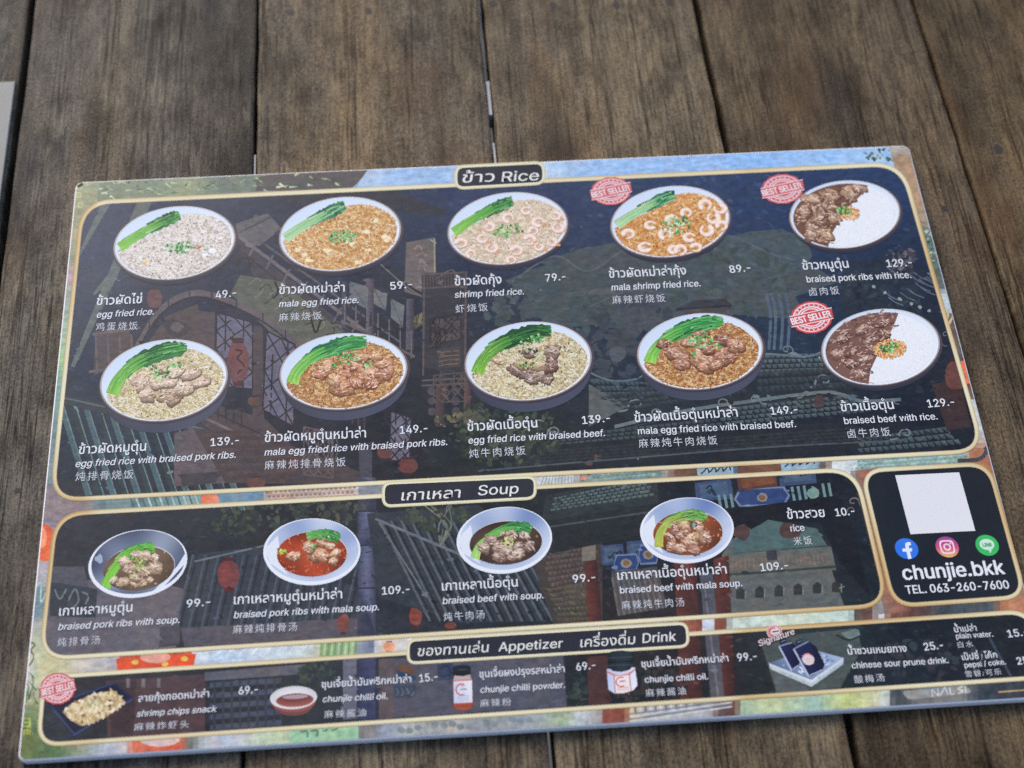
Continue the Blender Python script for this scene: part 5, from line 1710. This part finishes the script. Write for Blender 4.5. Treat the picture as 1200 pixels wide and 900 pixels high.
        g.poly([(nx - 4.5, ny + 1), (nx + 3.5, ny - 2.4), (nx + 2, ny - 6), (nx - 4.5, ny - 4)], (28, 32, 58)); line_i(g, (nx - 3, ny - 2), (nx + 2, ny - 4), 1, (120, 136, 176))
        if lab:
            blob_i(g, 947, 772.5, 7.6, 6.6, (226, 206, 206), 20, .02, .7); arc_i(g, 946.5, 770.5, 5.6, 4.2, 3.0, 6.0, 1, (206, 110, 110))
            for k in range(3):
                line_i(g, (943 + k, 772.5 + k * 2), (950 + k * .6, 771.5 + k * 2), .7, (190, 170, 180))
        g.build('bottle', o)


def line_i(g, p, q, w, c):
    p, q = Vector(p), Vector(q)
    t = (q - p).normalized(); n = Vector((-t.y, t.x)) * w / 2
    g.poly([tuple(p + n), tuple(q + n), tuple(q - n), tuple(p - n)], c)


def arc_i(g, cx, cy, rx, ry, a0, a1, w, c, n=20):
    A_ = [(cx + (rx + w / 2) * math.cos(a0 + (a1 - a0) * i / n), cy + (ry + w / 2) * math.sin(a0 + (a1 - a0) * i / n)) for i in range(n + 1)]
    B_ = [(cx + (rx - w / 2) * math.cos(a0 + (a1 - a0) * i / n), cy + (ry - w / 2) * math.sin(a0 + (a1 - a0) * i / n)) for i in range(n + 1)]
    g.ring(A_, B_, c, c, False)


side_pictures()

# ---------------------------------------------------------------- lettering
GLYPH = {}
ABOVE = '\u0e31\u0e34\u0e35\u0e36\u0e37\u0e47'
TONE = '\u0e48\u0e49\u0e4a\u0e4b\u0e4c'
TALL = '\u0e1b\u0e1d\u0e1f'


FONT = None
try:                            # the plain grotesque that ships inside Blender; otherwise its default face
    FONT = bpy.data.fonts.load(bpy.utils.system_resource('DATAFILES', path='fonts') + '/Inter.woff2')
except Exception:
    FONT = None


def measure(body, bold):
    """outline of a piece of text: points (x, y, island) and faces"""
    latin = FONT and all(ord(t) < 128 for t in body)
    cu = bpy.data.curves.new('glyph', 'FONT')
    cu.body = body
    cu.resolution_u = 4
    if latin:
        cu.font = FONT
        cu.fill_mode = 'NONE'
    cu.offset = bold
    ob = bpy.data.objects.new('glyph', cu)
    C.objects.link(ob)
    bpy.context.view_layer.update()
    me = ob.evaluated_get(bpy.context.evaluated_depsgraph_get()).to_mesh()
    vs = [(v.co.x, v.co.y, 0) for v in me.vertices]
    fs = [list(p.vertices) for p in me.polygons]
    if latin:
        # strokes of one letter may overlap: fill every outer contour with its own holes
        nb = {}
        for e in me.edges:
            i, j = e.vertices
            nb.setdefault(i, []).append(j); nb.setdefault(j, []).append(i)
        seen, loops = set(), []
        for st in sorted(nb):
            if st in seen:
                continue
            lp, cur, prev = [st], st, None
            seen.add(st)
            while True:
                nx = [k for k in nb[cur] if k not in seen]
                if not nx:
                    break
                cur = min(nx, key=lambda k: abs(k - cur))
                seen.add(cur); lp.append(cur)
            if len(lp) > 2:
                loops.append([vs[k][:2] for k in lp])
        if loops:
            # contours keep their drawing direction: the widest one is an outer one
            areas = [area(lp) for lp in loops]
            big = max(range(len(loops)), key=lambda k: abs(areas[k]))
            outer = [k for k in range(len(loops)) if areas[k] * areas[big] > 0]
            hole = [k for k in range(len(loops)) if areas[k] * areas[big] <= 0]
            vs, fs = [], []
            for n_, k in enumerate(outer):
                rings = [loops[k]] + [loops[h] for h in hole if inside(loops[h][0], loops[k])]
                base = len(vs)
                vs += [(p[0], p[1], n_ % 3) for r in rings for p in r]
                for t in tessellate_polygon([[Vector((p[0], p[1], 0)) for p in r] for r in rings]):
                    fs.append([base + q for q in t])
    bpy.data.objects.remove(ob)
    bpy.data.curves.remove(cu)
    return vs, fs


def width(vs):
    return max(v[0] for v in vs) - min(v[0] for v in vs)


def spacer(ch):
    return 'H' if ord(ch) < 128 else '\u0e01'


SPAN = {s: width(measure(s + s, 0)[0]) for s in ('H', '\u0e01')}


def glyph(ch, bold):
    if (ch, bold) not in GLYPH:
        s = spacer(ch)
        adv = width(measure(s + ch + s, 0)[0]) - SPAN[s]
        vs, fs = measure(ch, 0 if FONT and ord(ch) < 128 else bold) if ch != ' ' else ([], [])
        GLYPH[(ch, bold)] = (vs, fs, adv)
    return GLYPH[(ch, bold)]


CAP = max(v[1] for v in measure('H', 0)[0])


class Letters:
    def __init__(self, z=TOP + 0.00026):
        self.v, self.f, self.c, self.z = [], [], [], z

    def put(self, text, p0, p1, hpx, col=(226, 228, 232), bold=0.0, shear=0.0, cap=CAP, space=0.0):
        """write text on the board with its baseline from p0 to p1 (photo positions) and letter height hpx"""
        a, b = P(p0[0], p0[1], self.z), P(p1[0], p1[1], self.z)
        up = P(p0[0], p0[1] - hpx, self.z)
        ex = (b - a)
        L = ex.length
        ex.normalize()
        ey = Vector((-ex.y, ex.x, 0))
        hh = (up - a).dot(ey)
        x = 0.0
        items = []
        prev = ''
        for i, ch in enumerate(text):
            vs, fs, adv = glyph(ch, bold)
            dx = dy = 0.0
            nxt = text[i + 1] if i + 1 < len(text) else ''
            if ch in TONE:
                if prev and (prev in ABOVE or nxt == '\u0e33'):
                    dy = .17
                base = next((t for t in reversed(text[:i]) if t not in ABOVE + TONE + '\u0e38\u0e39'), '')
                if base in TALL:
                    dx -= .08
            if ch in ABOVE and prev in TALL:
                dx -= .07
            items.append((x + dx, dy, vs, fs))
            x += adv + (space if adv > .01 else 0)
            prev = ch
        xs = [px + v[0] for px, dy, vs, fs in items for v in vs]
        x0, x1 = min(xs), max(xs)
        sx = L / (x1 - x0)
        sy = hh / cap
        latin = FONT and all(ord(t) < 128 for t in text)
        # the grotesque is thickened by laying the strokes down again a touch to the side
        passes = [(0, 0)] if not (latin and bold) else [(-1.6, -.6), (1.6, -.6), (0, 1.2), (-1.2, .8), (1.2, .8)]
        for k_, (ox, oy) in enumerate(passes):
            for gi, (px, dy, vs, fs) in enumerate(items):
                n = len(self.v)
                for v in vs:
                    yy = (v[1] + dy + oy * bold) * sy
                    q = a + ex * ((px + v[0] - x0 + ox * bold) * sx + shear * yy) + ey * yy
                    self.v.append((q.x, q.y, self.z + (k_ * 9 + (gi % 3) * 3 + v[2]) * 0.4e-6)); self.c.append(lin(col))
                self.f += [[n + k for k in f] for f in fs]

    build = Ink.build


WHITE = (226, 229, 234)
SOFT = (206, 209, 216)


def dish_text(th, en, zh, price, a, b_, c_, d_, h=(8.2, 7.6, 9.6, 8.6), sh=.10, label=None):
    L = Letters()
    L.put(th, *a, h[0], WHITE, .011, 0.0, .558)
    if en:
        L.put(en, *b_, h[1], WHITE, .0065, sh)
    if zh:
        L.put(zh, *c_, h[2], SOFT, .0, 0.0, .86, .16)
    L.build('caption', board)
    if price:
        L = Letters()
        L.put(price, *d_, h[3], WHITE, .008)
        L.build('price', board)


H1, H2, H3 = (8.0, 7.4, 9.0, 8.6), (8.6, 7.8, 10.0, 9.0), (8.6, 7.8, 9.6, 9.0)
T = dish_text
T('ข้าวผัดไข่', 'egg fried rice.', '鸡蛋烧饭', '49.-', ((113, 357.5), (166, 355)), ((113, 372.5), (180, 368.5)), ((112, 387), (161, 385.5)), ((253, 350), (277, 347)), H1, .16)
T('ข้าวผัดหม่าล่า', 'mala egg fried rice.', '麻辣烧饭', '59.-', ((327, 344.5), (404, 341.5)), ((327, 360), (420, 355)), ((327, 376), (377, 373.5)), ((458, 339.5), (483, 337)), H1, .16)
T('ข้าวผัดกุ้ง', 'shrimp fried rice.', '虾烧饭', '79.-', ((533, 334.5), (588, 332)), ((533, 349), (614, 345)), ((534, 366), (572, 363.5)), ((640, 330), (663, 328)), H1, .12)
T('ข้าวผัดหม่าล่ากุ้ง', 'mala shrimp fried rice.', '麻辣虾烧饭', '89.-', ((714, 325.5), (804.5, 321.5)), ((717, 340.5), (821, 335.5)), ((718, 355.5), (780, 353)), ((856, 320), (880, 317.5)), H1, .08)
T('ข้าวหมูตุ๋น', 'braised pork ribs with rice.', '卤肉饭', '129.-', ((941, 316), (995, 313.5)), ((946, 331), (1068, 325.5)), ((949, 346), (984, 344)), ((1040, 313), (1069, 311.5)), H1, .0)
T('ข้าวผัดหมูตุ๋น', 'egg fried rice with braised pork ribs.', '炖排骨烧饭', '139.-', ((92, 532), (171, 528)), ((88, 547.5), (276, 536.5)), ((88, 563), (156, 560)), ((247, 523), (280, 520)), H2, .18)
T('ข้าวผัดหมูตุ๋นหม่าล่า', 'mala egg fried rice with braised pork ribs.', '麻辣炖排骨烧饭', '149.-', ((310, 518), (429, 512.5)), ((310, 534), (524, 521.5)), ((310, 549.5), (405, 545.5)), ((469, 508.5), (501, 506)), H2, .16)
T('ข้าวผัดเนื้อตุ๋น', 'egg fried rice with braised beef.', '炖牛肉烧饭', '139.-', ((548, 505), (630, 500.5)), ((549, 520), (709, 511)), ((550, 536), (616, 532)), ((683, 497), (715, 494)), H2, .10)
T('ข้าวผัดเนื้อตุ๋นหม่าล่า', 'mala egg fried rice with braised beef.', '麻辣炖牛肉烧饭', '149.-', ((744, 494.5), (865, 488)), ((748, 509), (933, 500.5)), ((749, 524), (841, 520)), ((904, 486), (935, 484)), H2, .02)
T('ข้าวเนื้อตุ๋น', 'braised beef with rice.', '卤牛肉饭', '129.-', ((986, 482), (1048, 479)), ((990, 497), (1099, 491.5)), ((994, 512.5), (1044, 510)), ((1088, 477.5), (1119, 475)), H2, .0)
T('เกาเหลาหมูตุ๋น', 'braised pork ribs with soup.', '炖排骨汤', '99.-', ((69, 721.5), (155, 716.5)), ((68, 738.5), (210, 730)), ((67, 757), (117, 754)), ((219, 712), (246, 709.5)), H3, .20)
T('เกาเหลาหมูตุ๋นหม่าล่า', 'braised pork ribs with mala soup.', '麻辣炖排骨汤', '109.-', ((274, 708), (401, 701)), ((274, 724.5), (444, 715)), ((273, 742), (348, 738.5)), ((448, 697), (480, 694.5)), H3, .17)
T('เกาเหลาเนื้อตุ๋น', 'braised beef with soup.', '炖牛肉汤', '99.-', ((518, 692), (607, 687)), ((519, 708), (637, 701)), ((520, 727), (568, 724)), ((672, 683), (698, 680.5)), H3, .12)
T('เกาเหลาเนื้อตุ๋นหม่าล่า', 'braised beef with mala soup.', '麻辣炖牛肉汤', '109.-', ((724, 679.5), (852, 672)), ((727, 695.5), (870, 687)), ((729, 713.5), (802, 709.5)), ((892, 669.5), (924, 666.5)), H3, .03)
T('ข้าวสวย', 'rice', '米饭', '10.-', ((923, 608), (967, 605.5)), ((927, 623), (943, 622)), ((931, 638.5), (952, 637)), ((980, 605), (1002, 603)), H3, .0)
H4 = (6.6, 7.2, 8.6, 9.0)
T('ลายกุ้งทอดหม่าล่า', 'shrimp chips snack', '麻辣炸虾头', '69.-', ((162, 822.5), (245, 816.5)), ((160, 840), (253, 834)), ((157, 856), (221, 852)), ((280, 814), (302, 812)), H4, .20)
T('ชุนเจี๋ยน้ำมันพริกหม่าล่า', 'chunjie chilli oil.', '麻辣酱油', '15.-', ((377, 806), (482, 799.5)), ((378, 823), (454, 819)), ((380, 841), (429, 838.5)), ((492, 799.5), (513, 797)), H4, .15)
T('ชุนเจี๋ยผงปรุงรสหม่าล่า', 'chunjie chilli powder.', '麻辣粉', '69.-', ((562, 794), (662, 787.5)), ((563, 812), (662, 806)), ((563, 828), (599, 826)), ((676, 786), (698, 783.5)), H4, .10)
T('ชุนเจี๋ยน้ำมันพริกหม่าล่า', 'chunjie chilli oil.', '麻辣酱油', '99.-', ((752, 782), (854, 775)), ((756, 800), (830, 796)), ((757, 816), (804, 813)), ((865, 775), (887, 773)), H4, .03)
T('น้ำซวนเหมยทาง', 'chinese sour prune drink.', '酸梅汤', '25.-', ((994, 767), (1063, 763.5)), ((999, 783.5), (1112, 777)), ((1002, 800), (1037, 797.5)), ((1084, 762.5), (1106, 760)), H4, .0)
H5 = (5.8, 6.2, 7.0, 8.6)
T('น้ำเปล่า', 'plain water.', '白水', '15.-', ((1119, 741), (1145, 739)), ((1121, 748.5), (1164, 746)), ((1123, 758.5), (1141, 757.5)), ((1182, 747), (1205, 744.5)), H5, .0)
T('เป๊ปซี่ / โค้ก', 'pepsi / coke.', '雪碧/可乐', '25.-', ((1128, 773.5), (1169, 770.5)), ((1131, 782.5), (1179, 778.5)), ((1132, 793), (1174, 790)), ((1193, 779), (1215, 776.5)), H5, .0)


def heading(parent, items):
    L = Letters()
    for t, p0, p1, h, cap in items:
        L.put(t, p0, p1, h, (232, 232, 226), .004, .16, cap)
    L.build('heading_text', parent)


heading(pl1, [('ข้าว', (541, 214), (579, 212.5), 9.5, .558), ('Rice', (588, 213), (631, 211), 11.5, CAP)])
heading(pl2, [('เกาเหลา', (470, 586.5), (539, 583), 9.5, .558), ('Soup', (560, 580.5), (607, 578), 11.5, CAP)])
heading(pl3, [('ของทานเล่น', (489, 769), (572, 764), 9, .558), ('Appetizer', (584, 763.5), (659, 759), 10.5, CAP), ('เครื่องดื่ม', (680, 758.5), (744, 754.5), 9, .558), ('Drink', (753, 753.5), (792, 751), 11, CAP)])

# ---- contact panel: blank white code tile, three round badges, name and phone number
g = Ink(Z_BOWL)
g.poly([(1049, 557), (1124, 553.5), (1143, 622), (1067, 626)], (226, 226, 230))
g.build('white_tile', cont_panel)


def disc(cx, cy, cs, label):
    g = Ink(Z_BOWL)
    e = [(cx + 13.4 * math.cos(2 * math.pi * i / 40) + .24 * 12.2 * math.sin(2 * math.pi * i / 40), cy + 12.2 * math.sin(2 * math.pi * i / 40) - .04 * 13.4 * math.cos(2 * math.pi * i / 40)) for i in range(40)]
    cols = []
    for p in e:
        t = (p[1] - cy) / 12.5
        cols.append(mixc(cs[1], cs[0], -t) if t < 0 else mixc(cs[1], cs[2], t))
    g.fan(e, cs[1], cols)
    return g


SH = lambda cx, cy, x, y: (cx + x + .24 * y, cy + y - .04 * x)
FB = (1062.5, 643)
g = disc(*FB, ((58, 124, 226), (50, 116, 222), (54, 120, 226)), '')
f_shape = [(1, 12.2), (1, 3.4), (-3.2, 3.4), (-3.2, -.4), (1, -.4), (1, -3.6), (2.2, -6.6), (5.2, -7.6), (8.2, -7.4), (8.2, -3.8), (6.0, -3.8), (5.0, -2.8), (5.0, -.4), (8.2, -.4), (7.6, 3.4), (5.0, 3.4), (5.0, 11.6)]
g.poly([SH(*FB, x - 2, y) for x, y in f_shape], (228, 234, 244))
g.build('badge', cont_panel, 'round blue badge with a white f')
IG = (1110, 641)
g = disc(*IG, ((150, 74, 150), (206, 84, 124), (232, 186, 110)), '')
sq = [SH(*IG, *p) for p in quad_round([(-8.4, -8), (8.4, -8), (8.4, 8), (-8.4, 8)], 5, 5)]
si = [SH(*IG, *p) for p in quad_round([(-6.7, -6.3), (6.7, -6.3), (6.7, 6.3), (-6.7, 6.3)], 4, 5)]
g.ring(sq, si, (240, 222, 230), (240, 222, 230))
c1 = [SH(*IG, 4.4 * math.cos(a * .2618), 4.2 * math.sin(a * .2618)) for a in range(24)]
c2 = [SH(*IG, 2.7 * math.cos(a * .2618), 2.6 * math.sin(a * .2618)) for a in range(24)]
g.ring(c1, c2, (240, 222, 230), (240, 222, 230))
g.poly([SH(*IG, 4.4 + 1.0 * math.cos(a * .785), -4.2 + 1.0 * math.sin(a * .785)) for a in range(8)], (240, 222, 230))
g.build('badge', cont_panel, 'round pink badge with a camera outline')
LN = (1156.8, 639)
g = disc(*LN, ((66, 190, 104), (58, 184, 96), (64, 188, 102)), '')
bub = [SH(*LN, 8.6 * math.cos(a * .2094), 6.4 * math.sin(a * .2094) - 1) for a in range(30)]
g.poly(bub, (206, 232, 214)); g.poly([SH(*LN, -2, 4.4), SH(*LN, 5.6, 3.2), SH(*LN, 1.6, 9.2), SH(*LN, .6, 6)], (206, 232, 214))
bd = g.build('badge', cont_panel, 'round green badge with a speech bubble')
L = Letters()
L.put('LINE', SH(*LN, -5, 1.0), SH(*LN, 5.2, 1.0), 3.6, (70, 170, 104), .02)
L.build('badge_text', bd)
L = Letters()
L.put('chunjie.bkk', (1059.5, 679.5), (1178, 672.5), 16.5, (230, 232, 238), .012)
L.put('TEL. 063-260-7600', (1062.5, 696), (1183, 689.5), 9.6, (230, 232, 238), .010)
L.build('contact_text', cont_panel)


# ---- best seller stamps
def stamp(cx, cy, rx, ry, fade, tilt=-12):
    red = mixc((206, 74, 80), (206, 120, 124), fade)
    pale = mixc((240, 226, 226), (222, 190, 194), fade)
    g = Ink(TOP + 0.00028)
    def E(s, n=40, wav=0.0):
        return [(cx + rx * s * (1 + wav * math.cos(i * 2 * math.pi / n * 14)) * math.cos(2 * math.pi * i / n), cy + ry * s * (1 + wav * math.cos(i * 2 * math.pi / n * 14)) * math.sin(2 * math.pi * i / n) - .03 * rx * s * math.cos(2 * math.pi * i / n)) for i in range(n)]
    g.poly(E(1.0, 84, .016), red)
    g.ring(E(.90), E(.84), pale, pale)
    g.ring(E(.70), E(.50), pale, pale)
    g.ring(E(.62), E(.57), red, red)
    for i in range(22):
        a = 2 * math.pi * i / 22
        blob_i(g, cx + rx * .77 * math.cos(a), cy + ry * .77 * math.sin(a), 1.1, .9, pale, 5, .2)
    t = math.radians(tilt)
    def B(x, y):
        return (cx + x * math.cos(t) - y * math.sin(t) * .9, cy + x * math.sin(t) + y * math.cos(t))
    w, h = rx * 1.03, ry * .30
    g.poly([B(-w, -h), B(w, -h), B(w, h), B(-w, h)], red)
    line_i(g, B(-w, -h - .6), B(w, -h - .6), 1.0, pale); line_i(g, B(-w, h + .6), B(w, h + .6), 1.0, pale)
    o = g.build('stamp', board, 'round red stamp in worn ink')
    L = Letters(TOP + 0.0003)
    L.put('BEST SELLER', B(-w * .92, h * .68), B(w * .92, h * .68), h * 1.35, mixc(pale, (255, 255, 255), .3), .022)
    L.build('stamp_text', o)


stamp(716, 224, 23.5, 16.5, .55)
stamp(917, 221.5, 24.5, 17.5, .55)
stamp(951, 372, 24.5, 19, .05)
stamp(67.5, 807, 20.5, 18.5, .25, -14)

# ---- signature seal over the drink box
g = Ink(TOP + 0.00028)
g.poly(ell(907.5, 740.5, 9, 8.2, 28), (226, 214, 214)); g.ring(ell(907.5, 740.5, 8.2, 7.4, 28), ell(907.5, 740.5, 7.0, 6.3, 28), (206, 90, 92), (206, 90, 92))
arc_i(g, 907, 740.5, 5.2, 4.6, 1.6, 5.0, 1.6, (196, 60, 66)); line_i(g, (905, 740.5), (913, 739.4), 1.6, (80, 40, 48)); line_i(g, (906, 743.5), (912, 742.8), .8, (190, 150, 150))
seal = g.build('seal_picture', board, 'round red and white seal above the drink box')
for off, col, bold, z in ((0, (90, 44, 52), .045, TOP + 0.00030), (0, (232, 226, 226), .006, TOP + 0.00031)):
    L = Letters(z)
    L.put('Signature', (890, 757.5), (931.5, 743), 7.4, col, bold, .18)
    L.build('seal_text', seal)
